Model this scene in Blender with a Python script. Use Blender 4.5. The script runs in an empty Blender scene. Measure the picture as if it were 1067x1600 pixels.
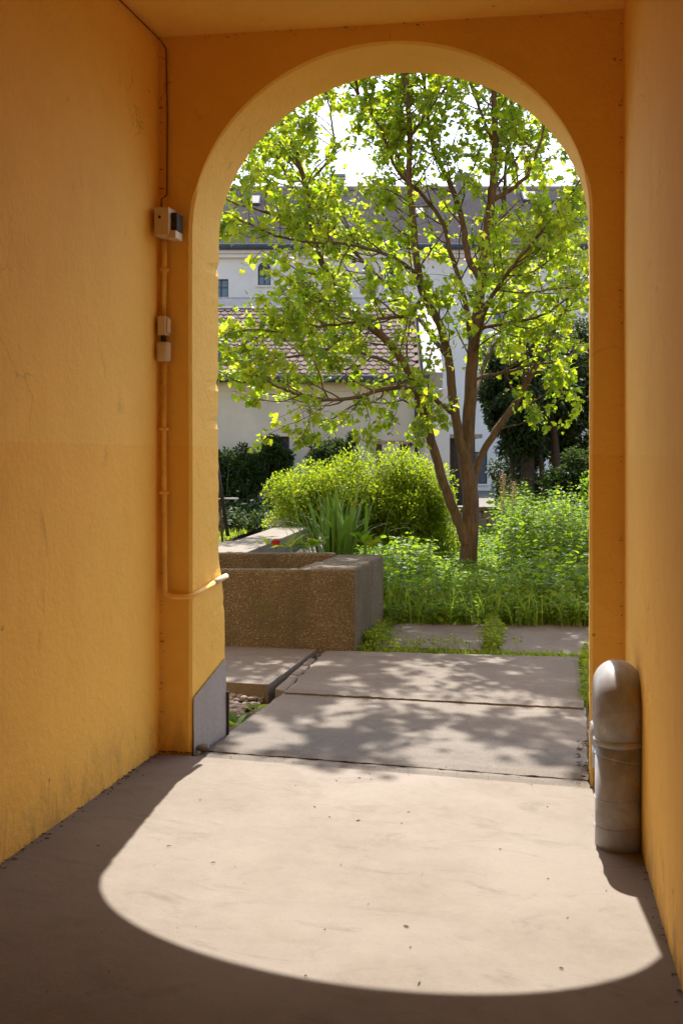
import bpy, bmesh, math, random
import numpy as np
from mathutils import Vector, Matrix
R = np.random.default_rng(7)
random.seed(7)
scn = bpy.context.scene
COL = scn.collection

# ------------------------------------------------------------------ camera, sky, sun, exposure
F, CX, HY, CAMH, YAW = 1750.0, 533.5, 710.0, 1.5, math.radians(12.0)   # photo pixels
cd = bpy.data.cameras.new('camera'); cam = bpy.data.objects.new('camera', cd); COL.objects.link(cam)
cam.location = (0, 0, CAMH); cam.rotation_euler = (math.pi/2, 0, YAW)
cd.sensor_fit = 'VERTICAL'; cd.sensor_height = 36; cd.lens = F/1600*36
cd.shift_y = -(800-HY)/1600; cd.clip_start = .05; cd.clip_end = 2000
cd.dof.use_dof = True; cd.dof.focus_distance = 11; cd.dof.aperture_fstop = 6.3
scn.camera = cam
SUN_EL, SUN_AZ = math.radians(53.2), math.radians(-6.4)               # azimuth measured from +Y towards +X
w = bpy.data.worlds.new('World'); scn.world = w; w.use_nodes = True
sk = w.node_tree.nodes.new('ShaderNodeTexSky'); sk.sky_type = 'NISHITA'; sk.sun_disc = False
sk.sun_elevation = SUN_EL; sk.sun_rotation = SUN_AZ; sk.air_density = 1.0; sk.dust_density = 2.0; sk.ozone_density = .6
bg = w.node_tree.nodes['Background']; bg.inputs[1].default_value = .115
w.node_tree.links.new(sk.outputs[0], bg.inputs[0])
sd = bpy.data.lights.new('sun', 'SUN'); sd.energy = 3.45; sd.angle = math.radians(.42); sd.color = (1, .94, .86)
so = bpy.data.objects.new('sun', sd); COL.objects.link(so)
S = Vector((math.sin(SUN_AZ)*math.cos(SUN_EL), math.cos(SUN_AZ)*math.cos(SUN_EL), math.sin(SUN_EL)))
so.rotation_euler = (-S).to_track_quat('-Z', 'Y').to_euler(); so.location = (0, 20, 30)
vs = scn.view_settings; vs.view_transform = 'Standard'; vs.look = 'None'; vs.exposure = 1.78; vs.gamma = 1
scn.cycles.max_bounces = 10; scn.cycles.diffuse_bounces = 7; scn.cycles.transmission_bounces = 6

# ------------------------------------------------------------------ pixel helpers
CY, SY = math.cos(YAW), math.sin(YAW)
def C(X, Z, z=0.0):                                   # camera-aligned metres -> world
    return np.array((X*CY - Z*SY, X*SY + Z*CY, z))
def P(px, py, Z):                                     # pixel at known distance
    return C((px-CX)/F*Z, Z, CAMH - (py-HY)/F*Z)
def fz(x): return -0.021*(x+2.07)                     # the old floor falls a little to the right
def G(px, py, dz=0.0, slope=True):                    # pixel on the ground
    z = dz
    for _ in range(4):
        Z = (CAMH-z)*F/(py-HY); p = C((px-CX)/F*Z, Z, z)
        z = dz + (fz(p[0]) if slope else 0)
    p[2] = z
    return p
def PX(p):                                            # world -> pixel
    X = p[0]*CY + p[1]*SY; Z = -p[0]*SY + p[1]*CY
    return CX + F*X/Z, HY - F*(p[2]-CAMH)/Z

# ------------------------------------------------------------------ materials
def mat(name):
    m = bpy.data.materials.new(name); m.use_nodes = True
    nt = m.node_tree; return m, nt, nt.nodes['Principled BSDF']
def N(nt, t, **k):
    n = nt.nodes.new('ShaderNode'+t)
    for a, v in k.items():
        if a.startswith('i_'):
            key = a[2:]; n.inputs[int(key) if key.isdigit() else key.replace('_', ' ')].default_value = v
        else: setattr(n, a, v)
    return n
def L(nt, a, b): nt.links.new(a, b)
def pos(nt, scale=(1,1,1), obj=False):
    g = N(nt, 'TexCoord').outputs['Object'] if obj else N(nt, 'NewGeometry').outputs['Position']
    mp = N(nt, 'Mapping'); mp.inputs['Scale'].default_value = scale
    L(nt, g, mp.inputs[0]); return mp.outputs[0]
def noise(nt, v, s, d=4, r=.55, dist=0):
    n = N(nt, 'TexNoise'); n.inputs['Scale'].default_value = s; n.inputs['Detail'].default_value = d
    n.inputs['Roughness'].default_value = r; n.inputs['Distortion'].default_value = dist; L(nt, v, n.inputs['Vector'])
    return n.outputs['Fac']
def ramp(nt, f, stops, interp='LINEAR'):
    r = N(nt, 'ValToRGB'); e = r.color_ramp.elements; r.color_ramp.interpolation = interp
    while len(e) < len(stops): e.new(.5)
    for q, (p, c) in zip(e, stops):
        q.position = p; q.color = (*c, 1) if len(c) == 3 else c
    L(nt, f, r.inputs[0]); return r.outputs[0]
def mix(nt, f, a, b, mode='MIX'):
    m = N(nt, 'Mix', data_type='RGBA', blend_type=mode)
    if isinstance(f, (int, float)): m.inputs[0].default_value = f
    else: L(nt, f, m.inputs[0])
    for i, v in ((6, a), (7, b)):
        if isinstance(v, tuple): m.inputs[i].default_value = (*v, 1) if len(v) == 3 else v
        else: L(nt, v, m.inputs[i])
    return m.outputs[2]
def math_(nt, op, a, b=None):
    m = N(nt, 'Math', operation=op)
    for i, v in ((0, a), (1, b)):
        if v is None: continue
        if isinstance(v, (int, float)): m.inputs[i].default_value = v
        else: L(nt, v, m.inputs[i])
    return m.outputs[0]
def bump(nt, b, h, strength=.3, dist=.01):
    n = N(nt, 'Bump'); n.inputs['Strength'].default_value = strength; n.inputs['Distance'].default_value = dist
    L(nt, h, n.inputs['Height']); L(nt, n.outputs[0], b.inputs['Normal'])
BW = lambda v: (v, v, v)

def plaster(name, base, lower=None, grime=True):
    m, nt, b = mat(name); p = pos(nt)
    n1 = noise(nt, p, .9, 5, .6); n2 = noise(nt, p, 7, 6, .65); n3 = noise(nt, p, 45, 3, .6)
    c = base
    if lower:                                          # dado paint, hand-cut edge
        sx = N(nt, 'SeparateXYZ'); L(nt, p, sx.inputs[0])
        h = math_(nt, 'ADD', sx.outputs[2], math_(nt, 'MULTIPLY', sx.outputs[0], .021))
        h = math_(nt, 'ADD', h, math_(nt, 'MULTIPLY', n2, .012))
        f = math_(nt, 'LESS_THAN', h, 1.508)
        c = mix(nt, f, base, lower)
    c = mix(nt, ramp(nt, n1, [(.3, BW(.0)), (.70, BW(.55))]), c, tuple(x*.80 for x in base))
    c = mix(nt, ramp(nt, n2, [(.35, BW(.0)), (.8, BW(.28))]), c, tuple(min(1, x*1.16+.015) for x in base))
    if grime:                                          # scuffs and specks
        sc = noise(nt, pos(nt, (3, 3, 1.1)), 3.3, 8, .7, .6)
        c = mix(nt, ramp(nt, sc, [(.62, BW(0)), (.78, BW(.45))]), c, (.24, .12, .035))
        v = N(nt, 'TexVoronoi', feature='F1'); v.inputs['Scale'].default_value = 4.5; L(nt, p, v.inputs['Vector'])
        sp = math_(nt, 'MULTIPLY', math_(nt, 'LESS_THAN', v.outputs['Distance'], .045), math_(nt, 'GREATER_THAN', n2, .5))
        c = mix(nt, math_(nt, 'MULTIPLY', sp, .55), c, (.16, .07, .02))
    ck = None
    if grime:
        nn = N(nt, 'TexNoise'); nn.inputs['Scale'].default_value = 2.2; nn.inputs['Detail'].default_value = 6; L(nt, p, nn.inputs['Vector'])
        va = N(nt, 'VectorMath', operation='MULTIPLY_ADD'); L(nt, nn.outputs['Color'], va.inputs[0]); va.inputs[1].default_value = (.7, .7, .7); L(nt, p, va.inputs[2])
        v2 = N(nt, 'TexVoronoi', feature='DISTANCE_TO_EDGE'); v2.inputs['Scale'].default_value = .9; L(nt, va.outputs[0], v2.inputs['Vector'])
        ck = math_(nt, 'MULTIPLY', ramp(nt, v2.outputs['Distance'], [(0, BW(1)), (.004, BW(0))]), ramp(nt, noise(nt, p, 1.1, 3), [(.52, BW(0)), (.60, BW(1))]))
        c = mix(nt, math_(nt, 'MULTIPLY', ck, .45), c, (.25, .12, .03))
        sz = N(nt, 'SeparateXYZ'); L(nt, p, sz.inputs[0])
        low = ramp(nt, sz.outputs[2], [(0, BW(1)), (.28, BW(0))])
        dn = noise(nt, pos(nt, (1, 1, .45)), 9, 7, .75, .4)
        c = mix(nt, math_(nt, 'MULTIPLY', ramp(nt, dn, [(.46, BW(0)), (.66, BW(.75))]), low), c, (.30, .185, .09))
    L(nt, c, b.inputs['Base Color']); b.inputs['Roughness'].default_value = .75; b.inputs['Specular IOR Level'].default_value = .25
    h = math_(nt, 'ADD', math_(nt, 'MULTIPLY', n3, .35), math_(nt, 'ADD', n2, math_(nt, 'MULTIPLY', n1, 1.5)))
    bump(nt, b, h, .6, .016); return m
M = {}
M['plaster'] = plaster('ochre_plaster', (.935, .575, .115), (.915, .52, .085))
M['plaster_out'] = plaster('outer_plaster', (.72, .46, .20))
M['plinth'] = plaster('grey_plinth_paint', (.36, .325, .30), grime=False)

def concrete(name, base, dark, speck=.5, crack=False, stain=.5):
    m, nt, b = mat(name); p = pos(nt)
    n1 = noise(nt, p, 1.3, 7, .62, .4); n2 = noise(nt, p, 14, 6, .7); n3 = noise(nt, p, 95, 2, .6)
    c = mix(nt, ramp(nt, n1, [(.38, BW(0)), (.72, BW(stain))]), base, dark)
    c = mix(nt, ramp(nt, n2, [(.35, BW(0)), (.75, BW(.4))]), c, tuple(min(1, x*1.2) for x in base))
    c = mix(nt, ramp(nt, n3, [(.30, BW(speck)), (.42, BW(0))]), c, dark)
    c = mix(nt, ramp(nt, n3, [(.62, BW(0)), (.74, BW(speck*.8))]), c, tuple(min(.85, x*1.5) for x in base))
    st = noise(nt, pos(nt, (1, 2.2, 1)), 2.1, 9, .72, 1.2)
    c = mix(nt, ramp(nt, st, [(.55, BW(0)), (.74, BW(.6))]), c, tuple(x*.60 for x in dark))
    h = math_(nt, 'ADD', math_(nt, 'MULTIPLY', n3, .4), n2)
    if crack:
        v = N(nt, 'TexVoronoi', feature='DISTANCE_TO_EDGE'); v.inputs['Scale'].default_value = .75
        nn = N(nt, 'TexNoise'); nn.inputs['Scale'].default_value = 3; nn.inputs['Detail'].default_value = 5; L(nt, p, nn.inputs['Vector'])
        va = N(nt, 'VectorMath', operation='MULTIPLY_ADD'); L(nt, nn.outputs['Color'], va.inputs[0]); va.inputs[1].default_value = (.5, .5, .5); L(nt, p, va.inputs[2])
        L(nt, va.outputs[0], v.inputs['Vector'])
        k = ramp(nt, v.outputs['Distance'], [(.0, BW(1)), (.0035, BW(0))])
        k = mix(nt, ramp(nt, n1, [(.5, BW(0)), (.62, BW(1))]), (0, 0, 0), k)
        c = mix(nt, math_(nt, 'MULTIPLY', k, .5), c, (.10, .075, .055))
    L(nt, c, b.inputs['Base Color']); b.inputs['Roughness'].default_value = .85; b.inputs['Specular IOR Level'].default_value = .3
    bump(nt, b, h, .45, .006); return m
M['floor'] = concrete('passage_screed', (.200, .171, .141), (.128, .100, .073), .22, True, .75)
M['slab'] = concrete('path_concrete', (.140, .118, .095), (.066, .051, .036), .9, False, .55)
M['kerb'] = concrete('kerb_concrete', (.165, .142, .112), (.085, .066, .044), .8)

def aggregate():
    m, nt, b = mat('exposed_aggregate'); p = pos(nt)
    v = N(nt, 'TexVoronoi', feature='F1'); v.inputs['Scale'].default_value = 115; L(nt, p, v.inputs['Vector'])
    sx = N(nt, 'SeparateColor'); L(nt, v.outputs['Color'], sx.inputs[0])
    st = ramp(nt, sx.outputs[0], [(0, (.08, .062, .033)), (.5, (.165, .128, .068)), (.9, (.22, .175, .10)), (.97, (.36, .31, .23))])
    c = mix(nt, ramp(nt, v.outputs['Distance'], [(.35, BW(0)), (.6, BW(1))]), st, (.085, .063, .036))
    n1 = noise(nt, pos(nt, (1, 1, .5)), 2.2, 7, .65, .5)
    c = mix(nt, ramp(nt, n1, [(.42, BW(0)), (.68, BW(.75))]), c, (.05, .04, .018))
    g = noise(nt, p, 5, 6, .6)
    c = mix(nt, ramp(nt, g, [(.58, BW(0)), (.74, BW(.6))]), c, (.075, .085, .02))
    L(nt, c, b.inputs['Base Color']); b.inputs['Roughness'].default_value = .9
    bump(nt, b, math_(nt, 'SUBTRACT', g, v.outputs['Distance']), .9, .012); return m
M['aggregate'] = aggregate()

def simple(name, col, rough=.6, var=.25, scale=8, metal=0, bumpd=.003, spec=.4, obj=False):
    m, nt, b = mat(name); p = pos(nt, obj=obj); n = noise(nt, p, scale, 5, .6)
    c = mix(nt, ramp(nt, n, [(.3, BW(0)), (.75, BW(1))]), tuple(x*(1-var) for x in col), tuple(min(1, x*(1+var)) for x in col))
    L(nt, c, b.inputs['Base Color']); b.inputs['Roughness'].default_value = rough; b.inputs['Metallic'].default_value = metal
    b.inputs['Specular IOR Level'].default_value = spec
    bump(nt, b, n, .4, bumpd); return m
M['soil'] = simple('soil', (.075, .055, .035), .95, .5, 5)
M['lawn_ground'] = simple('lawn_ground', (.10, .14, .03), .95, .4, 3)
M['cream'] = simple('cream_plastic', (.66, .52, .34), .5, .12, 9)
M['conduit'] = simple('painted_conduit', (.88, .56, .13), .55, .15, 12)
M['cable'] = simple('brown_cable', (.20, .10, .03), .6, .3, 20)
M['black'] = simple('black_steel', (.018, .017, .016), .4, .3, 20)
M['rust'] = simple('rusty_steel', (.13, .055, .03), .8, .5, 25)
M['dark_plastic'] = simple('dark_plastic', (.04, .03, .02), .8, .2, 20)
M['timber'] = simple('weathered_timber', (.26, .20, .15), .85, .35, 14)
M['dark_timber'] = simple('dark_timber', (.05, .032, .02), .85, .4, 10)
M['render_white'] = simple('annex_render', (.62, .55, .43), .9, .14, 1.2)
M['render_grey'] = simple('house_render', (.70, .63, .55), .9, .12, .5)
M['zinc'] = simple('zinc_gutter', (.075, .08, .095), .9, .15, 3, 0, .003, .03)
M['flash'] = simple('pale_metal_flashing', (.50, .49, .47), .6, .08, 3, 0, .003, .15)
M['frame'] = simple('dark_window_frame', (.03, .035, .045), .5, .2, 3)
M['frame_brown'] = simple('dark_brown_frame', (.06, .03, .022), .5, .2, 6)
M['brown_panel'] = simple('tan_panel', (.42, .33, .24), .8, .1, 3)
M['chimney'] = simple('chimney_render', (.30, .26, .24), .9, .2, 3)
M['petal_red'] = simple('red_petal', (.30, .006, .012), .6, .3, 90)
M['petal_yellow'] = simple('yellow_petal', (.75, .42, .02), .6, .2, 60)
M['petal_lilac'] = simple('lilac_petal', (.45, .38, .68), .6, .2, 60)
M['seed'] = simple('seed_head', (.42, .30, .20), .8, .3, 40)
M['litter'] = simple('floor_litter', (.07, .045, .025), .9, .6, 30)
M['stone'] = simple('pebble_stone', (.21, .175, .15), .8, .45, 26, obj=True)
M['ridge'] = simple('dry_stone', (.30, .27, .22), .9, .3, 10)

def glass():
    m, nt, b = mat('window_glass'); b.inputs['Base Color'].default_value = (.03, .045, .07, 1)
    b.inputs['Roughness'].default_value = .08; b.inputs['Specular IOR Level'].default_value = .8
    n = noise(nt, pos(nt), 1.5, 2); bump(nt, b, n, .1, .02); return m
M['glass'] = glass()
def water():
    m, nt, b = mat('dark_water'); b.inputs['Base Color'].default_value = (.012, .012, .008, 1); b.inputs['Roughness'].default_value = .06
    bump(nt, b, noise(nt, pos(nt), 9, 3), .1, .01); return m
M['water'] = water()
def tile_mat(name, a, b_, obj=True):
    m, nt, b = mat(name)
    oi = N(nt, 'ObjectInfo'); n = noise(nt, pos(nt), 3.5, 6, .7)
    n4 = noise(nt, pos(nt), 26, 3)
    f = math_(nt, 'ADD', math_(nt, 'MULTIPLY', oi.outputs['Random'], .45), math_(nt, 'MULTIPLY', n, .6))
    c = ramp(nt, f, [(.25, a), (.8, b_)])
    c = mix(nt, ramp(nt, n4, [(.5, BW(0)), (.75, BW(.5))]), c, tuple(x*.5 for x in a))
    L(nt, c, b.inputs['Base Color']); b.inputs['Roughness'].default_value = .9; b.inputs['Specular IOR Level'].default_value = .15; bump(nt, b, n4, .4, .01); return m
M['tile'] = tile_mat('clay_tile', (.155, .105, .085), (.25, .18, .15))
M['tile_brown'] = tile_mat('brown_pantile', (.22, .155, .13), (.36, .27, .225))

def pipe_mat():
    m, nt, b = mat('grey_pvc'); p = pos(nt)
    n = noise(nt, p, 9, 6, .7, .5); n2 = noise(nt, pos(nt, (1, 1, .35)), 22, 5, .7)
    c = mix(nt, ramp(nt, n, [(.36, BW(0)), (.68, BW(.85))]), (.38, .38, .385), (.22, .205, .19))
    c = mix(nt, ramp(nt, n2, [(.62, BW(0)), (.7, BW(.55))]), c, (.58, .55, .51))
    n3 = noise(nt, pos(nt, (1, 1, .6)), 13, 7, .75, .8)
    sx = N(nt, 'SeparateXYZ'); L(nt, p, sx.inputs[0])
    side = ramp(nt, math_(nt, 'SUBTRACT', sx.outputs[0], .11), [(.05, BW(0)), (.10, BW(1))])
    k = math_(nt, 'MULTIPLY', ramp(nt, n3, [(.54, BW(0)), (.60, BW(1))]), side)
    c = mix(nt, k, c, (.44, .22, .03))                  # daubs of the wall paint
    L(nt, c, b.inputs['Base Color']); b.inputs['Roughness'].default_value = .42
    bump(nt, b, n, .15, .004); return m
M['pipe'] = pipe_mat()

def bark_mat():
    m, nt, b = mat('bark'); p = pos(nt, (1, 1, .22)); n = noise(nt, p, 26, 7, .7, .3); n2 = noise(nt, pos(nt), 5, 4)
    c = ramp(nt, n, [(.3, (.035, .022, .011)), (.55, (.085, .055, .027)), (.8, (.135, .095, .052))])
    c = mix(nt, ramp(nt, n2, [(.55, BW(0)), (.75, BW(.35))]), c, (.09, .085, .03))
    L(nt, c, b.inputs['Base Color']); b.inputs['Roughness'].default_value = .9; bump(nt, b, n, .8, .012); return m
M['bark'] = bark_mat()

def leaf_mat(name, ca, cb, ta, tb, trans=.5, rough=.45, spec=.35):
    m, nt, b = mat(name)
    at = N(nt, 'Attribute', attribute_name='tint'); oi = N(nt, 'ObjectInfo')
    f = math_(nt, 'FRACT', math_(nt, 'ADD', at.outputs['Fac'], oi.outputs['Random']))
    c = ramp(nt, f, [(0, ca), (1, cb)]); t = ramp(nt, f, [(0, ta), (1, tb)])
    L(nt, c, b.inputs['Base Color']); b.inputs['Roughness'].default_value = rough; b.inputs['Specular IOR Level'].default_value = spec
    tr = N(nt, 'BsdfTranslucent'); L(nt, t, tr.inputs['Color'])
    ms = N(nt, 'MixShader'); ms.inputs[0].default_value = trans
    L(nt, b.outputs[0], ms.inputs[1]); L(nt, tr.outputs[0], ms.inputs[2])
    L(nt, ms.outputs[0], nt.nodes['Material Output'].inputs['Surface']); return m
M['leaf'] = leaf_mat('tree_leaf', (.055, .115, .014), (.11, .18, .02), (.30, .50, .012), (.74, .76, .03), .55)
M['bush'] = leaf_mat('spiraea_leaf', (.075, .14, .012), (.15, .20, .016), (.24, .40, .012), (.56, .60, .02), .46, .6, .2)
M['herb'] = leaf_mat('herb_leaf', (.04, .095, .012), (.12, .195, .02), (.11, .28, .008), (.44, .58, .025), .48, .5, .2)
M['grass'] = leaf_mat('grass_blade', (.09, .17, .02), (.19, .25, .035), (.30, .48, .03), (.55, .62, .06), .45, .6, .2)
M['dark_leaf'] = leaf_mat('evergreen_leaf', (.022, .045, .014), (.045, .075, .02), (.05, .10, .01), (.14, .20, .02), .25, .6, .12)
M['ivy_leaf'] = leaf_mat('ivy_leaf', (.018, .035, .012), (.035, .055, .016), (.04, .08, .008), (.16, .20, .02), .22, .55, .15)
M['iris'] = leaf_mat('iris_blade', (.05, .12, .025), (.09, .17, .03), (.20, .40, .03), (.34, .52, .05), .35, .35)
M['stem'] = simple('green_stem', (.16, .22, .04), .7, .3, 30)

# ------------------------------------------------------------------ mesh helpers
def tag(o, label=None, cat=None, group=None, kind=None):
    for k, v in (('label', label), ('category', cat), ('group', group), ('kind', kind)):
        if v: o[k] = v
    return o
def empty(name, loc, label=None, cat=None, group=None, kind=None):
    o = bpy.data.objects.new(name, None); o.empty_display_size = .1; COL.objects.link(o); o.location = tuple(loc)
    return tag(o, label, cat, group, kind)
def wloc(o):
    v = Vector((0, 0, 0))
    while o: v += o.location; o = o.parent
    return np.array(v)
def mesh_np(name, V, F_, m, parent=None, smooth=False, tint=None, base=None):
    V = np.asarray(V, float)
    off = wloc(parent) if parent else (np.array(base, float) if base is not None else np.zeros(3))
    me = bpy.data.meshes.new(name)
    if isinstance(F_, np.ndarray):
        n, k = F_.shape
        me.vertices.add(len(V)); me.vertices.foreach_set('co', (V-off).astype(np.float32).ravel())
        me.loops.add(n*k); me.loops.foreach_set('vertex_index', F_.astype(np.int32).ravel())
        me.polygons.add(n); me.polygons.foreach_set('loop_start', (np.arange(n)*k).astype(np.int32))
        me.polygons.foreach_set('loop_total', np.full(n, k, np.int32))
        me.update(calc_edges=True); me.validate()
    else:
        me.from_pydata([tuple(v-off) for v in V], [], F_); me.update()
    if tint is not None:
        a = me.attributes.new('tint', 'FLOAT', 'POINT'); a.data.foreach_set('value', np.asarray(tint, np.float32))
    if smooth: me.polygons.foreach_set('use_smooth', np.ones(len(me.polygons), bool))
    me.materials.append(M[m] if isinstance(m, str) else m)
    o = bpy.data.objects.new(name, me); COL.objects.link(o)
    if parent: o.parent = parent
    elif base is not None: o.location = tuple(base)
    return o
class MB:
    def __init__(s): s.v = []; s.f = []
    def add(s, V, Fs):
        n = len(s.v); s.v += [np.array(v, float) for v in V]; s.f += [tuple(i+n for i in f) for f in Fs]; return s
    def hexa(s, c):                                   # 8 corners, bottom ring then top ring
        return s.add(c, [(3,2,1,0), (4,5,6,7), (0,1,5,4), (1,2,6,5), (2,3,7,6), (3,0,4,7)])
    def box(s, a, b, T=None):
        x0, y0, z0 = a; x1, y1, z1 = b
        c = [(x0,y0,z0), (x1,y0,z0), (x1,y1,z0), (x0,y1,z0), (x0,y0,z1), (x1,y0,z1), (x1,y1,z1), (x0,y1,z1)]
        return s.hexa([T(*q) if T else q for q in c])
    def tube(s, pts, rad, n=10, cap=True):
        pts = [np.array(p, float) for p in pts]; rad = rad if hasattr(rad, '__len__') else [rad]*len(pts)
        V = []; Fs = []; up = None
        for i, p in enumerate(pts):
            t = pts[min(i+1, len(pts)-1)] - pts[max(i-1, 0)]; t /= (np.linalg.norm(t)+1e-9)
            if up is None:
                up = np.array((0, 0, 1.)) if abs(t[2]) < .9 else np.array((1., 0, 0))
            up = up - t*up.dot(t); up /= (np.linalg.norm(up)+1e-9); sd_ = np.cross(t, up)
            for k in range(n):
                a = 2*math.pi*k/n; V.append(p + rad[i]*(math.cos(a)*sd_ + math.sin(a)*up))
        for i in range(len(pts)-1):
            for k in range(n):
                Fs.append((i*n+k, i*n+(k+1) % n, (i+1)*n+(k+1) % n, (i+1)*n+k))
        if cap:
            Fs.append(tuple(range(n-1, -1, -1))); Fs.append(tuple((len(pts)-1)*n+k for k in range(n)))
        return s.add(V, Fs)
    def build(s, name, m, parent=None, smooth=False, base=None, bevel=0):
        o = mesh_np(name, np.array(s.v), s.f, m, parent, smooth, None, base)
        if bevel:
            bm = bmesh.new(); bm.from_mesh(o.data); bmesh.ops.remove_doubles(bm, verts=bm.verts, dist=1e-5)
            bmesh.ops.bevel(bm, geom=bm.edges[:], offset=bevel, segments=2, affect='EDGES', profile=.6, clamp_overlap=True)
            bm.to_mesh(o.data); bm.free()
        return o
def CB(X0, Z0, z0, X1, Z1, z1): return MB().box((X0, Z0, z0), (X1, Z1, z1), C)
def smoothnoise(x, y, s, seed=0):
    return (math.sin(x*s*1.3+seed)+math.sin(y*s*1.7+seed*2.1)+math.sin((x+y)*s*.9+seed*.7)+math.sin((x-y*1.4)*s*2.3+seed*1.3)*.5)/3.5

# leaf shapes: verts in (x across, y along, z up), faces as triangles
def lobed_leaf():
    h = [(.10, .02), (.34, -.02), (.53, .20), (.36, .34), (.47, .62), (.24, .60), (.15, .86)]
    V = [(0, 0, 0), (0, .42, .03), (0, .95, -.22)]; rt = []; lf = []
    for x, y in h:
        rt.append(len(V)); V.append((x, y, .20*x - .26*y*y - .14*x*x*3)); lf.append(len(V)); V.append((-x, y, .20*x - .26*y*y - .14*x*x*3))
    Fs = []
    for a, flip in ((rt, 0), (lf, 1)):
        ring = [0]+a+[2]
        for i in range(len(ring)-1):
            t = (1, ring[i], ring[i+1]); Fs.append(t if not flip else (t[0], t[2], t[1]))
    return np.array(V, float), np.array(Fs)
def oval_leaf():
    V = [(0, 0, 0), (.26, .35, .07), (.20, .72, .03), (0, 1, -.12), (-.20, .72, .03), (-.26, .35, .07), (0, .5, -.01)]
    Fs = [(6, i, (i+1) % 6) for i in range(6)]
    return np.array(V, float), np.array(Fs)
def rhomb_leaf():
    V = [(0, 0, 0), (.30, .5, .08), (0, 1, -.05), (-.30, .5, .08)]
    return np.array(V, float), np.array([(0, 1, 2), (0, 2, 3)])
def frames(d, nrm):
    y = d/np.linalg.norm(d, axis=1, keepdims=True)
    z = nrm - y*np.sum(nrm*y, 1, keepdims=True); z /= (np.linalg.norm(z, axis=1, keepdims=True)+1e-9)
    x = np.cross(y, z); return np.stack([x, y, z], 2)     # columns
def leaves_np(tpl, pos_, d, nrm, size, rng):
    V0, F0 = tpl; n = len(pos_); Rm = frames(d, nrm)
    V = np.einsum('nij,kj->nki', Rm, V0)*size[:, None, None] + pos_[:, None, :]
    Fs = F0[None] + (np.arange(n)*len(V0))[:, None, None]
    tint = np.repeat(rng.random(n), len(V0))
    return V.reshape(-1, 3), Fs.reshape(-1, 3), tint
def rdir(n, rng):
    v = rng.normal(size=(n, 3)); return v/np.linalg.norm(v, axis=1, keepdims=True)

# ================================================================== THE SETTING
def sheet(name, m, x0, x1, y0, y1, z, nx, ny, amp=0, s=1, slope=False, seed=0, flat=None):
    V = []; Fs = []
    for j in range(ny+1):
        for i in range(nx+1):
            x = x0+(x1-x0)*i/nx; y = y0+(y1-y0)*j/ny
            V.append((x, y, z + (fz(x) if slope else 0) + amp*smoothnoise(x, y, s, seed)))
    for j in range(ny):
        for i in range(nx):
            a = j*(nx+1)+i; Fs.append((a, a+1, a+nx+2, a+nx+1))
    return mesh_np(name, V, Fs, m, smooth=True)
tag(sheet('ground', 'soil', -400, 400, -300, 600, -.16, 8, 8), kind='structure')
tag(sheet('passage_floor', 'floor', -2.6, .95, -5.2, 5.30, 0, 40, 110, .003, 1.6, True, 3), kind='structure')
# lawn behind the channel, a sheet just above the soil
a0 = C(-14, 15.2); a1 = C(-2.9, 15.2); a2 = C(-2.9, 24.9); a3 = C(-14, 24.9)
lawn = mesh_np('lawn', [(*p[:2], -.02) for p in (a0, a1, a2, a3)], [(0, 1, 2, 3)], 'lawn_ground'); tag(lawn, kind='structure')
far_ground = mesh_np('yard', [(*C(X, Z)[:2], -.05) for X, Z in ((-60, 25.5), (60, 25.5), (60, 90), (-60, 90))], [(0, 1, 2, 3)], 'slab'); tag(far_ground, kind='structure')

# ------------------------------------------------------------------ archway building
YI, YO = 5.345, 5.775                                  # inner and outer face of the arch wall
XL = -2.075
def xr(y): return .20 + .045*(YI-y)
def ceil_z(x): return 3.605 - .018*(x+2.07)
def ray_y(px, py, y):                                  # pixel on a plane of constant world y
    d = C((px-CX)/F, 1.0, -(py-HY)/F); t = y/d[1]
    return np.array((d[0]*t, y, CAMH+d[2]*t))
pl, pr = ray_y(299, 700, YI), ray_y(921, 700, YI)
apx = ray_y(606, 68, YI); spr = (ray_y(299, 352, YI)[2] + ray_y(921, 345, YI)[2])/2
AL, AR = pl[0], pr[0]; AC = (AL+AR)/2; AA = (AR-AL)/2; AB = apx[2]-spr
print('arch', AL, AR, spr, apx[2])
bld = empty('archway_building', (-.9, YI, 0), 'ochre plastered building pierced by the arched passage to the garden', 'building')
NA = 64
def arc(k): a = math.pi*(1-k/NA); return AC+AA*math.cos(a), spr+AB*math.sin(a)
# arch wall: inner face, soffit and jambs, outer face
mb = MB(); rr = random.Random(4)
curve = []                                             # from left floor up, over, down to right floor
NJ = 70
for i in range(NJ): curve.append((AL, -.25+(spr+.25)*i/NJ))
for k in range(NA+1): curve.append(arc(k))
for i in range(NJ): curve.append((AR, spr-(spr+.25)*(i+1)/NJ))
inn = []; ed = []; mid = []; out = []
for i, (x, z) in enumerate(curve):
    j = 0.003*smoothnoise(z*1.1, 1, 2.1, 5); j2 = .003*smoothnoise(z*1.3, 2, 3, 8) + rr.uniform(-.002, .002) + (-.010 if rr.random() < .06 else 0)
    nx = 1 if x < AC-AA*.98 else (-1 if x > AC+AA*.98 else 0)
    bulge = 0.0
    if nx == 1: bulge = .035*max(0, min(1, (.95-z)/.25)) - .0   # the old plaster swells towards the foot
    inn.append((x+nx*j - nx*.014, YI, z - (0 if nx else .0) + (.012 if not nx else 0)))
    ed.append((x+nx*j, YI+.016, z)); mid.append((x+nx*(j+bulge*.5), YI+.22, z)); out.append((x+nx*(j2+bulge), YO, z))
n = len(curve)
V = inn+ed+mid+out
Fs = [(r*n+i, r*n+i+1, (r+1)*n+i+1, (r+1)*n+i) for r in range(3) for i in range(n-1)]
mb.add(V, Fs)
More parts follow.
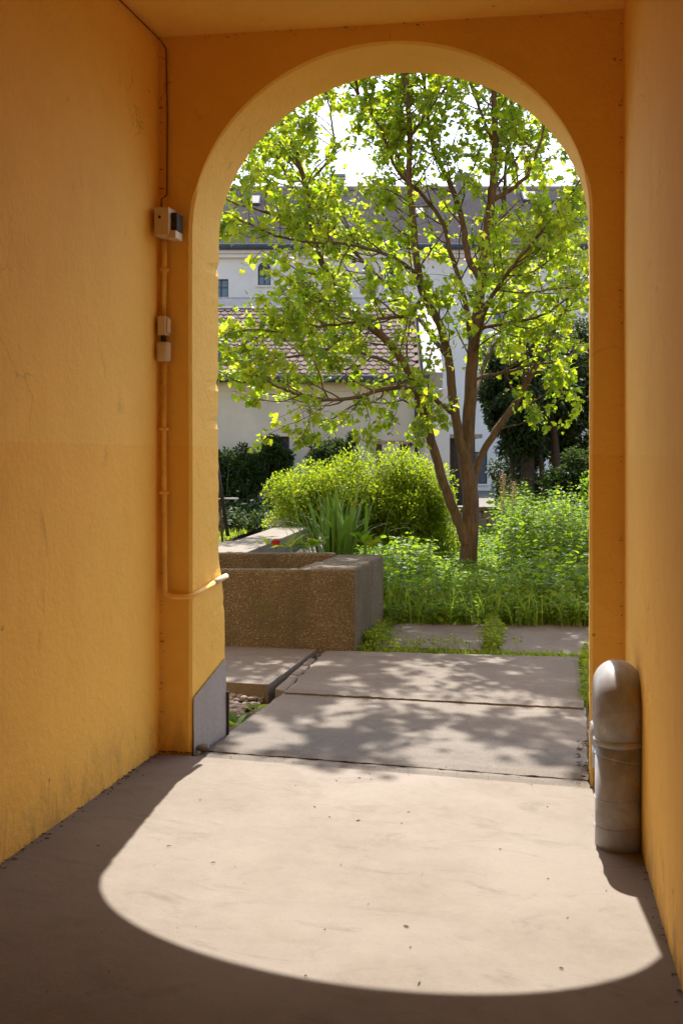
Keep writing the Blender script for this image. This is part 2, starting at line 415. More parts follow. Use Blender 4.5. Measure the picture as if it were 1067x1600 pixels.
def face(ring, y, x0, x1, z1, rev):
    m = len(ring); V = list(ring)+[(min(max(p[0], x0), x1) if 0 < i < m-1 else p[0], y, z1) for i, p in enumerate(ring)]
    # project: vertical strips over the arch, quads beside the jambs
    V = []; Fs = []
    arcpts = ring[NJ:NJ+NA+1]
    for p in arcpts: V += [p, (p[0], y, z1)]
    for i in range(len(arcpts)-1): Fs.append((2*i, 2*i+2, 2*i+3, 2*i+1))
    for side, pts, xe in ((0, ring[:NJ+1], x0), (1, ring[NJ+NA:], x1)):
        b = len(V)
        for p in pts: V += [p, (xe, y, p[2])]
        for i in range(len(pts)-1): Fs.append((b+2*i, b+2*i+1, b+2*i+3, b+2*i+2))
        top = pts[-1] if side == 0 else pts[0]
        b = len(V); V += [top, (xe, y, top[2]), (xe, y, z1), (top[0], y, z1)]; Fs.append((b, b+1, b+2, b+3))
    mb.add(V, [f[::-1] for f in Fs] if rev else Fs)
face(inn, YI, -2.9, 1.1, 4.2, False)
o = mb.build('arch_wall', 'plaster', bld)
mb = MB(); face(out, YO, -9, 8, 9.4, True); mb.build('garden_facade', 'plaster_out', bld)
# side walls as gently uneven skins with thickness
def wallgrid(name, xf, y0, y1, z0, z1, ny, nz, thick, m='plaster'):
    V = []; Fs = []
    for j in range(nz+1):
        for i in range(ny+1):
            y = y0+(y1-y0)*i/ny; z = z0+(z1-z0)*j/nz; V.append((xf(y, z), y, z))
    for j in range(nz):
        for i in range(ny):
            a = j*(ny+1)+i; Fs.append((a, a+1, a+ny+2, a+ny+1))
    k = len(V); V += [(thick, y0, z0), (thick, y1, z0), (thick, y1, z1), (thick, y0, z1)]
    Fs.append((k, k+1, k+2, k+3))
    return mesh_np(name, V, Fs, m, bld, True)
wallgrid('side_wall', lambda y, z: XL + .006*smoothnoise(y, z, 1.1, 2) + .010*max(0, .5-z)*0, -5.2, YI+.05, -.3, 3.9, 60, 40, -3.2)
wallgrid('side_wall', lambda y, z: xr(y) + .006*smoothnoise(y, z, 1.3, 9), -5.2, YI+.05, -.3, 3.9, 60, 40, 1.9)
V = []; Fs = []; nx, ny = 30, 40
for j in range(ny+1):
    for i in range(nx+1):
        x = -2.6+3.6*i/nx; y = -5.2+(YI+.05+5.2)*j/ny; V.append((x, y, ceil_z(x)+.005*smoothnoise(x, y, 1.7, 6)))
for j in range(ny):
    for i in range(nx):
        a = j*(nx+1)+i; Fs.append((a, a+nx+1, a+nx+2, a+1))
mesh_np('ceiling', V, Fs, 'plaster', bld, True)
# body of the house around and above the passage, street-side end wall with its gate opening
MB().box((-9, -5.6, 4.1), (8, YO-.02, 9.4)).build('upper_storey', 'plaster_out', bld)
MB().box((-9, -5.6, -.3), (-2.7, YO-.02, 4.1)).build('house_wing', 'plaster_out', bld)
MB().box((1.0, -5.6, -.3), (8, YO-.02, 4.1)).build('house_wing', 'plaster_out', bld)
mb = MB()
for a, b in (((-2.7, -5.6, -.3), (-1.5, -5.2, 4.1)), ((-.3, -5.6, -.3), (1.0, -5.2, 4.1)), ((-1.5, -5.6, 2.1), (-.3, -5.2, 4.1))): mb.box(a, b)
mb.build('street_end_wall', 'plaster', bld)
# grey painted foot of the left jamb, set 3 mm proud
V = []; Fs = []; ny, nz = 8, 14
for j in range(nz+1):
    for i in range(ny+1):
        t = i/ny; y = YI+.012+(YO-YI-.010)*t; zt = .275+.13*t
        z = -.02+(zt+.02)*j/nz
        bulge = .035*max(0, min(1, (.95-z)/.25)); q = (y-YI)/(YO-YI)
        V.append((AL+bulge*q+.0085+.0015*smoothnoise(y*9, z*9, 2, 3), y, z))
for j in range(nz):
    for i in range(ny):
        a = j*(ny+1)+i; Fs.append((a, a+1, a+ny+2, a+ny+1))
mesh_np('painted_foot', V, Fs, 'plinth', bld, True)
MB().tube([(AL+.047, YO+.012, -.10), (AL+.048, YO+.012, .22)], .011, 6).build('edge_strip', 'black', bld)

# ------------------------------------------------------------------ path of concrete slabs
def slab_mesh(name, c, th, m, parent, nx=26, ny=12, jit=.004, seed=0):
    c = [np.array(p, float) for p in c]; rg = random.Random(seed); V = []; Fs = []
    for j in range(ny+1):
        for i in range(nx+1):
            u, v = i/nx, j/ny
            p = c[0]*(1-u)*(1-v)+c[1]*u*(1-v)+c[2]*u*v+c[3]*(1-u)*v
            edge = i in (0, nx) or j in (0, ny)
            p = p + np.array((rg.uniform(-1, 1)*jit*edge, rg.uniform(-1, 1)*jit*edge, (-.006+rg.uniform(-.003, 0)) if edge else .0015*smoothnoise(p[0]*3, p[1]*3, 2, seed)))
            V.append(p)
    for j in range(ny):
        for i in range(nx):
            a = j*(nx+1)+i; Fs.append((a, a+1, a+nx+2, a+nx+1))
    ring = [i for i in range(nx+1)]+[(j*(nx+1)+nx) for j in range(1, ny+1)]+[ny*(nx+1)+i for i in range(nx-1, -1, -1)]+[j*(nx+1) for j in range(ny-1, 0, -1)]
    b = len(V)
    for k in ring: V.append(V[k]-np.array((0, 0, th)))
    for i in range(len(ring)):
        j = (i+1) % len(ring); Fs.append((ring[i], b+i, b+j, ring[j]))
    return mesh_np(name, V, Fs, m, parent)
bed = [G(300, 1200)[:2], G(960, 1240)[:2], G(1000, 972)[:2], G(560, 972)[:2], G(250, 1010)[:2]]
path = mesh_np('garden_path', [(*p, -.115) for p in bed], [(0, 1, 2, 3, 4)], 'soil'); tag(path, kind='structure')
def line(a, b, t): return (a[0]+(b[0]-a[0])*t, a[1]+(b[1]-a[1])*t)
s1 = [(310, 1181), (918, 1229), (913, 1176), (372, 1139)]
slab_mesh('slab', [G(300, 1184), G(919, 1231), G(918, 1218), G(318, 1172)], .08, 'slab', path, 60, 2, .007, 1)
slab_mesh('slab', [G(320, 1170.5), G(917.5, 1216), G(914, 1103), G(446, 1079)], .09, 'slab', path, 60, 22, .006, 2)
slab_mesh('slab', [G(446, 1080, .018), G(911, 1104, .018), G(903, 1025, .018), G(508, 1015, .018)], .12, 'slab', path, 60, 20, .008, 3)
slab_mesh('slab', [G(588, 1008, .005), G(752, 1014, .005), G(762, 973, .005), G(620, 971, .005)], .1, 'slab', path, 20, 14, .006, 4)
slab_mesh('slab', [G(778, 1016, .005), G(960, 1024, .005), G(962, 974, .005), G(785, 974, .005)], .1, 'slab', path, 20, 14, .006, 5)
slab_mesh('slab', [G(215, 1056, .02), G(420, 1068, .02), G(494, 1013, .02), G(300, 1006, .02)], .14, 'slab', path, 24, 12, .004, 6)
# drain: a slot between two slabs, covered by short concrete bars
e0, e1 = (427, 1076), (497, 1014); f0, f1 = (446, 1080), (508, 1015)
for i, (t0, t1, dz) in enumerate([(.02, .38, .008), (.40, .62, .006), (.64, .80, .004), (.84, 1.0, -.03)]):
    q = [line(e0, e1, t0), line(f0, f1, t0), line(f0, f1, t1), line(e0, e1, t1)]
    q = [G(*p, dz) for p in q]; m_ = sum(q)/4; q = [m_+(p-m_)*np.array((.86, 1, 1)) for p in q]
    slab_mesh('drain_cover', q, .06, 'slab', path, 6, 6, .003, 20+i)
# pebbles in the pit beside the path
rg = random.Random(11)
def pebble_mesh(seed):
    bm = bmesh.new(); bmesh.ops.create_icosphere(bm, subdivisions=2, radius=1)
    for v in bm.verts: v.co *= 1+.16*smoothnoise(v.co.x*1.4+seed, v.co.y*1.4+v.co.z, 1.5, seed)
    me = bpy.data.meshes.new('pebble'); bm.to_mesh(me); bm.free(); me.materials.append(M['stone'])
    me.polygons.foreach_set('use_smooth', np.ones(len(me.polygons), bool)); return me
pms = [pebble_mesh(s) for s in range(5)]
pit = mesh_np('pebble_bed', [(*G(*q)[:2], -.112) for q in ((330, 1150), (385, 1128), (455, 1078), (425, 1070), (300, 1070))], [(0, 1, 2, 3, 4)], 'soil'); tag(pit, kind='structure')
def inpoly(x, y, poly):
    c = False; j = len(poly)-1
    for i in range(len(poly)):
        if (poly[i][1] > y) != (poly[j][1] > y) and x < (poly[j][0]-poly[i][0])*(y-poly[i][1])/(poly[j][1]-poly[i][1])+poly[i][0]: c = not c
        j = i
    return c
pitpoly = [G(330, 1146, -.1), G(352, 1136, -.1), G(432, 1084, -.1), G(400, 1078, -.1), G(310, 1078, -.1)]
k = 0; tries = 0
while k < 260 and tries < 4000:
    tries += 1
    x = rg.uniform(-2.5, -.9); y = rg.uniform(5.6, 8.3)
    if not inpoly(x, y, pitpoly): continue
    o = bpy.data.objects.new('pebble', pms[k % 5]); COL.objects.link(o); o.parent = pit
    r = rg.uniform(.014, .032)*(1 if rg.random() < .8 else 1.3)
    o.scale = (r*rg.uniform(.9, 1.35), r*rg.uniform(.8, 1.1), r*rg.uniform(.55, .8))
    o.location = (x, y, -.112 + r*.45 + rg.uniform(0, .03)); o.rotation_euler = (rg.uniform(-.3, .3), rg.uniform(-.3, .3), rg.uniform(0, 6))
    k += 1

# ------------------------------------------------------------------ raised concrete water trough
Zf, Zb, X1 = 8.62, 10.0, .105
hT = .615; lat = lambda X, Z, z: C(X + (Z-Zf)*.218, Z + (X1-X)*0, z)       # runs parallel to the passage
tr = empty('water_trough', C(-.6, 9.2, 0), 'brown exposed aggregate concrete trough with dark water beside the path', 'trough')
def TB(X0, Z0, X1_, Z1, z0, z1, name, m='aggregate', bev=.022):
    mbx = MB(); nX = max(1, int((X1_-X0)/.12)); 
    mbx.hexa([lat(X0, Z0, z0), lat(X1_, Z0, z0), lat(X1_, Z1, z0), lat(X0, Z1, z0), lat(X0, Z0, z1), lat(X1_, Z0, z1), lat(X1_, Z1, z1), lat(X0, Z1, z1)])
    return mbx.build(name, m, tr, bevel=bev)
TB(-2.2, Zf, X1, Zf+.10, -.12, hT, 'front_wall')
TB(-.358, Zf+.101, X1-.004, Zf+.62, -.12, hT+.001, 'end_block')
TB(-.338, Zf+.65, X1-.03, Zb, -.12, hT-.008, 'end_block')
TB(-2.2, Zb-.12, -.34, Zb, -.12, hT+.012, 'back_wall')
TB(-2.2, Zf+.10, -.36, Zb-.12, -.12, .05, 'floor_slab')
TB(-2.19, Zf+.102, -.362, Zb-.122, .05, .40, 'water', 'water', 0)
# low kerbs of the channel that feeds it
ch = empty('stone_channel', C(-.8, 12, 0), 'pale concrete kerbed channel running back from the trough into the garden', 'channel')
def kerb(pa, pb, wd, z0, z1):
    a, b = np.array(pa), np.array(pb); d = (b-a); d[2] = 0; d /= np.linalg.norm(d); nrm = np.array((-d[1], d[0], 0))*-1
    c = [a, a+nrm*wd, b+nrm*wd, b]; lo = [np.array((*p[:2], z0)) for p in c]; hi = [np.array((*p[:2], z1)) for p in c]
    MB().hexa(lo+hi).build('kerb', 'kerb', ch, bevel=.008)
kerb(P(300, 861, 10.15), P(432, 822, 14.2), .42, -.14, .585)
kerb(P(436, 863, 10.2), P(500, 829, 14.0), .22, -.14, .50)
V = [P(395, 0, 10.3), P(455, 0, 10.3), P(505, 0, 14), P(455, 0, 14)]
mesh_np('channel_bed', [(*v[:2], .30) for v in V], [(0, 1, 2, 3)], 'water', ch)
MB().box((-.78, 14.05, -.14), (-.05, 14.25, .52), lambda X, Z, z: C(X, Z, z)).build('kerb', 'kerb', ch, bevel=.008)
# planting bed behind the trough
bq = [lat(X, Z, 0) for X, Z in ((-.72, 10.02), (-.10, 10.02), (-.20, 11.2), (-.72, 11.2))]
bedm = MB().hexa([np.array((*q[:2], -.15)) for q in bq]+[np.array((*q[:2], .44)) for q in bq]).build('planting_bed', 'soil', bevel=.05); tag(bedm, kind='structure')

# ------------------------------------------------------------------ fittings in the passage
pipe = empty('vent_pipe', (.150, 4.56, -.05), 'grey plastic gooseneck pipe standing on the floor by the right wall', 'pipe')
pc = np.array((.150, 4.56, 0)); r0 = .092
def ringtube(zs, rs): return [pc+np.array((0, 0, z)) for z in zs], rs
p_, q_ = ringtube([-.06, -.02, .0, .36], [r0*1.0, r0, r0, r0]); MB().tube(p_, q_, 36).build('riser', 'pipe', pipe, True)
# spiral-lap seams
for z, t in ((.045, .010), (.155, .012), (.30, -.02)):
    pts = [pc+np.array((math.cos(a)*(r0+.001), math.sin(a)*(r0+.001), z+t*math.sin(a+.9))) for a in np.linspace(0, 2*math.pi, 37)]
    MB().tube(pts, .0028, 6, False).build('seam', 'pipe', pipe, True)
p_, q_ = ringtube([.355, .362, .375, .382], [r0+.002, r0+.008, r0+.008, r0+.003]); MB().tube(p_, q_, 36).build('collar', 'pipe', pipe, True)
rb = .118; hz = .565; pts = [pc+np.array((0, 0, .378))]; rads = [r0+.003]
bd = np.array((-.02, 1, 0)); bd /= np.linalg.norm(bd)
zc = .452
for a in np.linspace(0, math.pi, 19):
    pts.append(pc + bd*(rb - rb*math.cos(a)) + np.array((0, 0, zc + rb*math.sin(a)))); rads.append(r0+.003)
pts.append(pc+bd*2*rb+np.array((0, 0, .37))); rads.append(r0+.003)
MB().tube(pts, rads, 36).build('bend', 'pipe', pipe, True)
# moulded seam over the crown of the bend
sm = [pc + bd*(rb-(rb+r0+.003)*math.cos(a)) + np.array((0, 0, zc+(rb+r0+.003)*math.sin(a))) for a in np.linspace(.15, math.pi-.15, 20)]
MB().tube(sm, .0018, 5).build('seam', 'pipe', pipe, True)
e2 = pc+bd*2*rb
MB().tube([e2+np.array((0, 0, z)) for z in (.385, .38, .30, .295)], [r0+.004, r0+.011, r0+.011, r0+.006], 36).build('collar', 'pipe', pipe, True)
MB().tube([e2+np.array((0, 0, z)) for z in (.30, .20)], [r0+.004, r0+.004], 36).build('outlet', 'pipe', pipe, True)

def wallp(px, py, off=.02): p = ray_y(px, py, YI-off); return p
cx_ = ray_y(249, 800, YI-.03)[0]
b1 = empty('junction_box', (cx_, YI-.06, 2.9), 'cream junction box with a dark side, upper of those on the corner conduit', 'junction box')
zt, zb_ = ray_y(258, 327, YI-.08)[2], ray_y(258, 371, YI-.08)[2]
xa, xb = ray_y(239, 350, YI-.15)[0], ray_y(262, 350, YI-.15)[0]
xa = max(xa, XL+.012)
MB().box((xa, YI-.135, zb_), (xb, YI-.012, zt)).build('case', 'cream', b1, bevel=.006)
MB().box((xb+.001, YI-.10, zb_+.028), (xb+.030, YI-.014, zt-.022)).build('side_cover', 'dark_plastic', b1, bevel=.004)
MB().box((xb-.018, YI-.118, zb_-.012), (xb+.03, YI-.02, zb_+.027)).build('cable_entry', 'cream', b1, bevel=.004)
MB().tube([(xa+.03, YI-.140, zt-.05), (xa+.03, YI-.134, zt-.05)], .007, 10).build('screw', 'dark_plastic', b1)
b2 = empty('light_switch', (cx_, YI-.04, 2.2), 'small cream switch box in the middle of the corner conduit', 'switch')
zt2, zb2 = ray_y(252, 494, YI-.06)[2], ray_y(252, 524, YI-.06)[2]
xa2, xb2 = XL+.02, ray_y(262, 510, YI-.05)[0]
MB().box((xa2, YI-.082, zb2), (xb2, YI-.008, zt2)).build('case', 'cream', b2, bevel=.006)
MB().box((xb2+.001, YI-.070, zb2+.012), (xb2+.010, YI-.022, zt2-.012)).build('rocker', 'cream', b2, bevel=.003)
b3 = empty('conduit_socket', (cx_, YI-.04, 2.0), 'round cream socket cap below the switch on the corner conduit', 'socket')
zt3, zb3 = ray_y(250, 535, YI-.06)[2], ray_y(250, 563, YI-.06)[2]
xm = (XL+.012+xb2)/2+.004
MB().tube([(xm, YI-.052, z) for z in (zb3-.004, zb3, zt3-.006, zt3)], [.030, .036, .037, .033], 20).build('cap', 'cream', b3, True)
MB().tube([(xm, YI-.05, zt3), (xm, YI-.05, zb2+.004)], .014, 10).build('neck', 'dark_plastic', b3, True)
cz = ray_y(252, 931, YI-.03)[2]
con = empty('wall_conduit', (XL+.03, YI-.03, cz), 'ochre painted conduit down the corner and round the left pier', 'conduit')
xq = XL+.035
MB().tube([(xq, YI-.03, zb_-.01), (xq+.004, YI-.03, 2.5), (xq-.002, YI-.03, zt2+.002)], .0125, 10).build('upper_pipe', 'conduit', con, True)
MB().tube([(xq+.003, YI-.03, zb3-.003), (xq, YI-.03, 1.5), (xq+.006, YI-.03, cz+.04), (xq+.012, YI-.031, cz+.008), (xq+.05, YI-.03, cz-.004), (AL-.03, YI-.022, cz-.004), (AL+.008, YI-.010, cz), (AL+.020, YI+.06, cz+.014), (AL+.028, YI+.27, cz+.035)], .0125, 12).build('lower_pipe', 'conduit', con, True)
MB().tube([(AL+.0285, YI+.271, cz+.035), (AL+.032, YI+.38, cz+.045), (AL+.038, YI+.45, cz+.052)], .015, 12).build('cut_end', 'cream', con, True)
for z in (2.42, 1.62, 1.30): MB().box((xq-.02, YI-.046, z), (xq+.022, YI-.012, z+.014)).build('clip', 'conduit', con, bevel=.003)
cb = empty('ceiling_cable', (XL+.02, YI-.02, 3.5), 'thin dark cable running up the corner and along the ceiling edge', 'cable')
MB().tube([(xq-.005, YI-.05, zt), (xq-.006, YI-.045, zt+.06), (xq+.012, YI-.02, zt+.085), (xq+.010, YI-.014, zt+.12), (xq+.012, YI-.012, 3.2), (xq+.006, YI-.014, 3.54), (XL+.022, YI-.03, 3.575), (XL+.02, 4.6, 3.578), (XL+.02, 3.0, 3.58), (XL+.02, 0, 3.58)], .005, 7).build('cable', 'cable', cb, True)

# loose grit and leaf bits on the floor and along the foot of the walls
mb = MB()
def bit(x, y, s, z=None):
    z = fz(x)+.004 if z is None else z; a = rg.uniform(0, 6.28); d = np.array((math.cos(a), math.sin(a), 0)); e = np.array((-d[1], d[0], 0)); p = np.array((x, y, z))
    l = s*rg.uniform(.8, 2.2); w_ = s*rg.uniform(.25, .6)
    mb.hexa([p-d*l-e*w_*.2, p+e*-w_, p+d*l, p+e*w_, p-d*l*.8+np.array((0, 0, s*.3)), p-e*w_*.7+np.array((0, 0, s*.5)), p+d*l*.7+np.array((0, 0, s*.25)), p+e*w_*.7+np.array((0, 0, s*.5))])
for _ in range(60): bit(rg.uniform(-2.0, .15), rg.uniform(2.4, 5.2), rg.uniform(.002, .006))
for _ in range(150): y = rg.uniform(2.2, 5.3); bit(XL+abs(rg.gauss(.004, .018)), y, rg.uniform(.003, .008))
for _ in range(110): y = rg.uniform(2.2, 5.3); bit(xr(y)-abs(rg.gauss(.004, .014)), y, rg.uniform(.002, .006))
for _ in range(40): x = rg.uniform(XL, AL); bit(x, YI-abs(rg.gauss(.004, .015)), rg.uniform(.003, .008))
for _ in range(40): bit(rg.uniform(AL+.1, AR), rg.gauss(5.34, .05), rg.uniform(.002, .005))
for _ in range(60): bit(AR+rg.uniform(-.06, .02), rg.uniform(5.35, 6.2), rg.uniform(.004, .01))
for _ in range(46):
    z_ = rg.choice((.35, .62, .9, 1.5, 2.05, 2.7, 3.2))+rg.gauss(0, .09); bit(XL+.008+abs(rg.gauss(0, .008)), YI-.006-abs(rg.gauss(0, .006)), rg.uniform(.003, .008), z_)
    if rg.random() < .6: bit(xr(YI)-.010-abs(rg.gauss(0, .006)), YI-.008, rg.uniform(.003, .007), z_+.2)
for _ in range(30): x = rg.uniform(-1.9, .1); bit(x, YI-.006, rg.uniform(.002, .006), ceil_z(x)-.006-abs(rg.gauss(0, .012)))
tag(mb.build('floor_litter', 'litter'), kind='stuff')
st = bpy.data.objects.new('loose_stone', pms[2]); COL.objects.link(st); q = G(318, 1174)
st.location = (q[0], q[1], q[2]+.018); st.scale = (.034, .024, .022); st.rotation_euler = (0, .1, .4)
tag(st, 'small pale stone lying at the foot of the left pier', 'stone')

# ================================================================== BUILDINGS BEHIND
# ---- single-storey annex with beaver-tail tiles
ZA = 25.0
def XA(px, Z=ZA): return (px-CX)/F*Z
def ZZ(py, Z=ZA): return CAMH-(py-HY)/F*Z
an = empty('garden_annex', C(XA(420), ZA, 0), 'low pale rendered annex with a scalloped clay tile roof across the garden', 'building')
xl, xrr, zg = XA(150), XA(664), ZZ(590)
# front wall with a window opening
wx0, wx1, wz0, wz1 = XA(408), XA(452), ZZ(755), ZZ(682)
mb = MB()
for a, b in (((xl, ZA, -.1), (wx0, ZA+.3, zg)), ((wx1, ZA, -.1), (xrr, ZA+.3, zg)), ((wx0, ZA, -.1), (wx1, ZA+.3, wz0)), ((wx0, ZA, wz1), (wx1, ZA+.3, zg))): mb.box(a, b, C)
mb.build('front_wall', 'render_white', an)
CB(xl, ZA-.03, ZZ(611), xrr, ZA-.002, ZZ(597)).build('string_course', 'render_white', an)
CB(xl, ZA-.05, ZZ(600), xrr, ZA-.002, ZZ(592)).build('cornice', 'render_white', an)
wn = empty('window', (0, 0, 0)); wn.parent = an
wn.location = (0, 0, 0)
MBf = MB()
for a, b in (((wx0, ZA+.1, wz0), (wx0+.06, ZA+.16, wz1)), ((wx1-.06, ZA+.1, wz0), (wx1, ZA+.16, wz1)), ((wx0+.06, ZA+.1, wz1-.06), (wx1-.06, ZA+.16, wz1)), ((wx0+.06, ZA+.1, wz0), (wx1-.06, ZA+.16, wz0+.06)), (((wx0+wx1)/2-.03, ZA+.1, wz0+.06), ((wx0+wx1)/2+.03, ZA+.16, wz1-.06))): MBf.box(a, b, C)
MBf.build('frame', 'frame_brown', wn)
CB(wx0+.03, ZA+.125, wz0+.03, wx1-.03, ZA+.135, wz1-.03).build('pane', 'glass', wn)
CB(wx0-.08, ZA-.12, wz0-.09, wx1+.08, ZA+.10, wz0-.002).build('sill', 'frame_brown', wn)
# roof slope
pitch = math.radians(38); dR = 2.12; zr = zg+dR*math.tan(pitch)
def roofpt(X, s, h=0):                                   # s metres up the slope, h above it
    return C(X, ZA-.22+s*math.cos(pitch)-h*math.sin(pitch), zg-.02+s*math.sin(pitch)+h*math.cos(pitch))
SL = (dR+.22)/math.cos(pitch)
MB().hexa([roofpt(xl, 0, -.12), roofpt(xrr-.05, 0, -.12), roofpt(xrr-.05, SL, -.12), roofpt(xl, SL, -.12), roofpt(xl, 0, -.012), roofpt(xrr-.05, 0, -.012), roofpt(xrr-.05, SL, -.012), roofpt(xl, SL, -.012)]).build('roof_deck', 'dark_timber', an)
TW, TG = .172, .168
def tile_geo():                                          # local: x across, y up-slope, z out
    w2, th = TW/2-.005, .016; n = 7; o = []
    for i in range(n+1):
        a = math.pi*(1+i/n); o.append((w2*math.cos(a), .075+.075*math.sin(a)))
    o += [(w2, TG+.10), (-w2, TG+.10)]
    m = len(o); V = [(x, y, .034-.030*y/(TG+.1)) for x, y in o]+[(x, y, .034-.030*y/(TG+.1)-th) for x, y in o]
    Fs = [tuple(range(m)), tuple(range(2*m-1, m-1, -1))]+[(i, m+i, m+(i+1) % m, (i+1) % m) for i in range(m)]
    return np.array(V), Fs
tv, tf = tile_geo()
tme = bpy.data.meshes.new('tile'); tme.from_pydata([tuple(v) for v in tv], [], tf); tme.materials.append(M['tile']); tme.update()
ux = C(1, 0); us = roofpt(0, 1)-roofpt(0, 0); uh = roofpt(0, 0, 1)-roofpt(0, 0)
rows = int(SL/TG); spots = []
for r in range(rows+1):
    X = xl+TW/2+(r % 2)*TW/2
    while X < xrr-.12:
        p = roofpt(X, r*TG-.03); spots.append((r, X, p)); X += TW
vis = [s for s in spots if 331 < PX(s[2])[0] < 700 and s[0] <= rows]
vis.sort(key=lambda s: s[0]); vis = vis[:300]; vs_ = {id(s) for s in vis}
ab = wloc(an); rest = MB(); rt_ = random.Random(5)
for s in spots:
    j = rt_.uniform(-.004, .004); k_ = rt_.uniform(-.02, .02)
    ax, ay = ux+us*k_, us-ux*k_
    Mx = Matrix(((ax[0], ay[0], uh[0], 0), (ax[1], ay[1], uh[1], 0), (ax[2], ay[2], uh[2], 0), (0, 0, 0, 1)))
    p = s[2]+us*j+uh*abs(j)*.5
    if id(s) in vs_:
        o = bpy.data.objects.new('tile', tme); COL.objects.link(o); o.parent = an
        Mx.translation = Vector(tuple(p-ab)); o.matrix_basis = Mx
    else:
        rest.add([p+ax*v[0]+ay*v[1]+uh*v[2] for v in tv], tf)
tag(rest.build('tiles', 'tile', an), kind='stuff')
zrt = ZZ(462, ZA+dR)
zq = ZZ(466, ZA+dR+1.1)
MB().hexa([C(X, Z, z) for X, Z, z in ((xl, ZA+dR-.06, zr-.1), (xrr-.02, ZA+dR-.06, zr-.1), (xrr-.02, ZA+dR+1.1, zr-.1), (xl, ZA+dR+1.1, zr-.1), (xl, ZA+dR-.06, zr+.16), (xrr-.02, ZA+dR-.06, zr+.16), (xrr-.02, ZA+dR+1.1, zq), (xl, ZA+dR+1.1, zq))]).build('zinc_roof', 'zinc', an)
CB(xl, ZA+dR+1.102, zr, xrr-.02, ZA+dR+1.2, zq+.03).build('coping', 'flash', an)
g0, g1 = C(xl, ZA-.30, zg-.02), C(XA(668, ZA-.3), ZA-.30, zg-.05)
MB().tube([g0, g1], .085, 10).build('gutter', 'zinc', an, True)
MB().tube([C(XA(650), ZA-.28, zg-.1), C(XA(650), ZA-.10, zg-.4), C(XA(650), ZA-.10, 0)], .045, 8).build('downpipe', 'zinc', an, True)
# gable parapet clad in pale sheet metal on the right
gx = xrr-.05
MB().hexa([roofpt(gx, -.02, -.6), roofpt(gx+.42, -.02, -.6), roofpt(gx+.42, SL+.1, -.6), roofpt(gx, SL+.1, -.6), roofpt(gx, -.02, .16), roofpt(gx+.42, -.02, .16), roofpt(gx+.42, SL+.1, .16), roofpt(gx, SL+.1, .16)]).build('gable_flashing', 'flash', an)
CB(xrr-.02, ZA+.02, -.1, xrr+.55, ZA+4, zg-.25).build('gable_wall', 'render_grey', an)
# roof window on the left of the slope
v0, v1 = .85, 1.65; X0, X1_ = XA(322, 26), XA(349, 26)
MB().hexa([roofpt(X0, v0, .0), roofpt(X1_, v0, .0), roofpt(X1_, v1, .0), roofpt(X0, v1, .0), roofpt(X0, v0, .09), roofpt(X1_, v0, .09), roofpt(X1_, v1, .09), roofpt(X0, v1, .09)]).build('skylight_frame', 'zinc', an)
MB().hexa([roofpt(X0+.05, v0+.05, .08), roofpt(X1_-.05, v0+.05, .08), roofpt(X1_-.05, v1-.05, .08), roofpt(X0+.05, v1-.05, .08), roofpt(X0+.05, v0+.05, .1), roofpt(X1_-.05, v0+.05, .1), roofpt(X1_-.05, v1-.05, .1), roofpt(X0+.05, v1-.05, .1)]).build('skylight_pane', 'glass', an)

# ---- tall house further back
ZH = 48.0
ho = empty('tall_house', C(0, ZH, 0), 'long pale grey house with a brown pantile roof rising behind the tree', 'building')
def XH(px, Z=ZH): return (px-CX)/F*Z
def ZHz(py, Z=ZH): return CAMH-(py-HY)/F*Z
hx0, hx1, ze = -11.0, 17.0, ZHz(392)
wins = [(334, 357, 436, 466, 0), (403, 423, 420, 446, 1), (470, 491, 440, 468, 0), (600, 622, 411, 441, 0), (882, 906, 428, 452, 0), (736, 761, 706, 756, 0), (845, 870, 600, 640, 0), (770, 792, 470, 500, 0)]
xs = sorted({hx0, hx1} | {XH(w_[i]) for w_ in wins for i in (0, 1)}); zs = sorted({-.1, ze} | {ZHz(w_[i]) for w_ in wins for i in (2, 3)})
mb = MB()
for i in range(len(xs)-1):
    for j in range(len(zs)-1):
        mx, mz = (xs[i]+xs[i+1])/2, (zs[j]+zs[j+1])/2
        if any(XH(w_[0]) < mx < XH(w_[1]) and ZHz(w_[3]) < mz < ZHz(w_[2]) for w_ in wins): continue
        mb.add([C(xs[i], ZH, zs[j]), C(xs[i+1], ZH, zs[j]), C(xs[i+1], ZH, zs[j+1]), C(xs[i], ZH, zs[j+1])], [(0, 1, 2, 3)])
mb.build('front_wall', 'render_grey', ho)
CB(hx0, ZH+.5, -.1, hx1, ZH+9, ze).build('house_body', 'render_grey', ho)
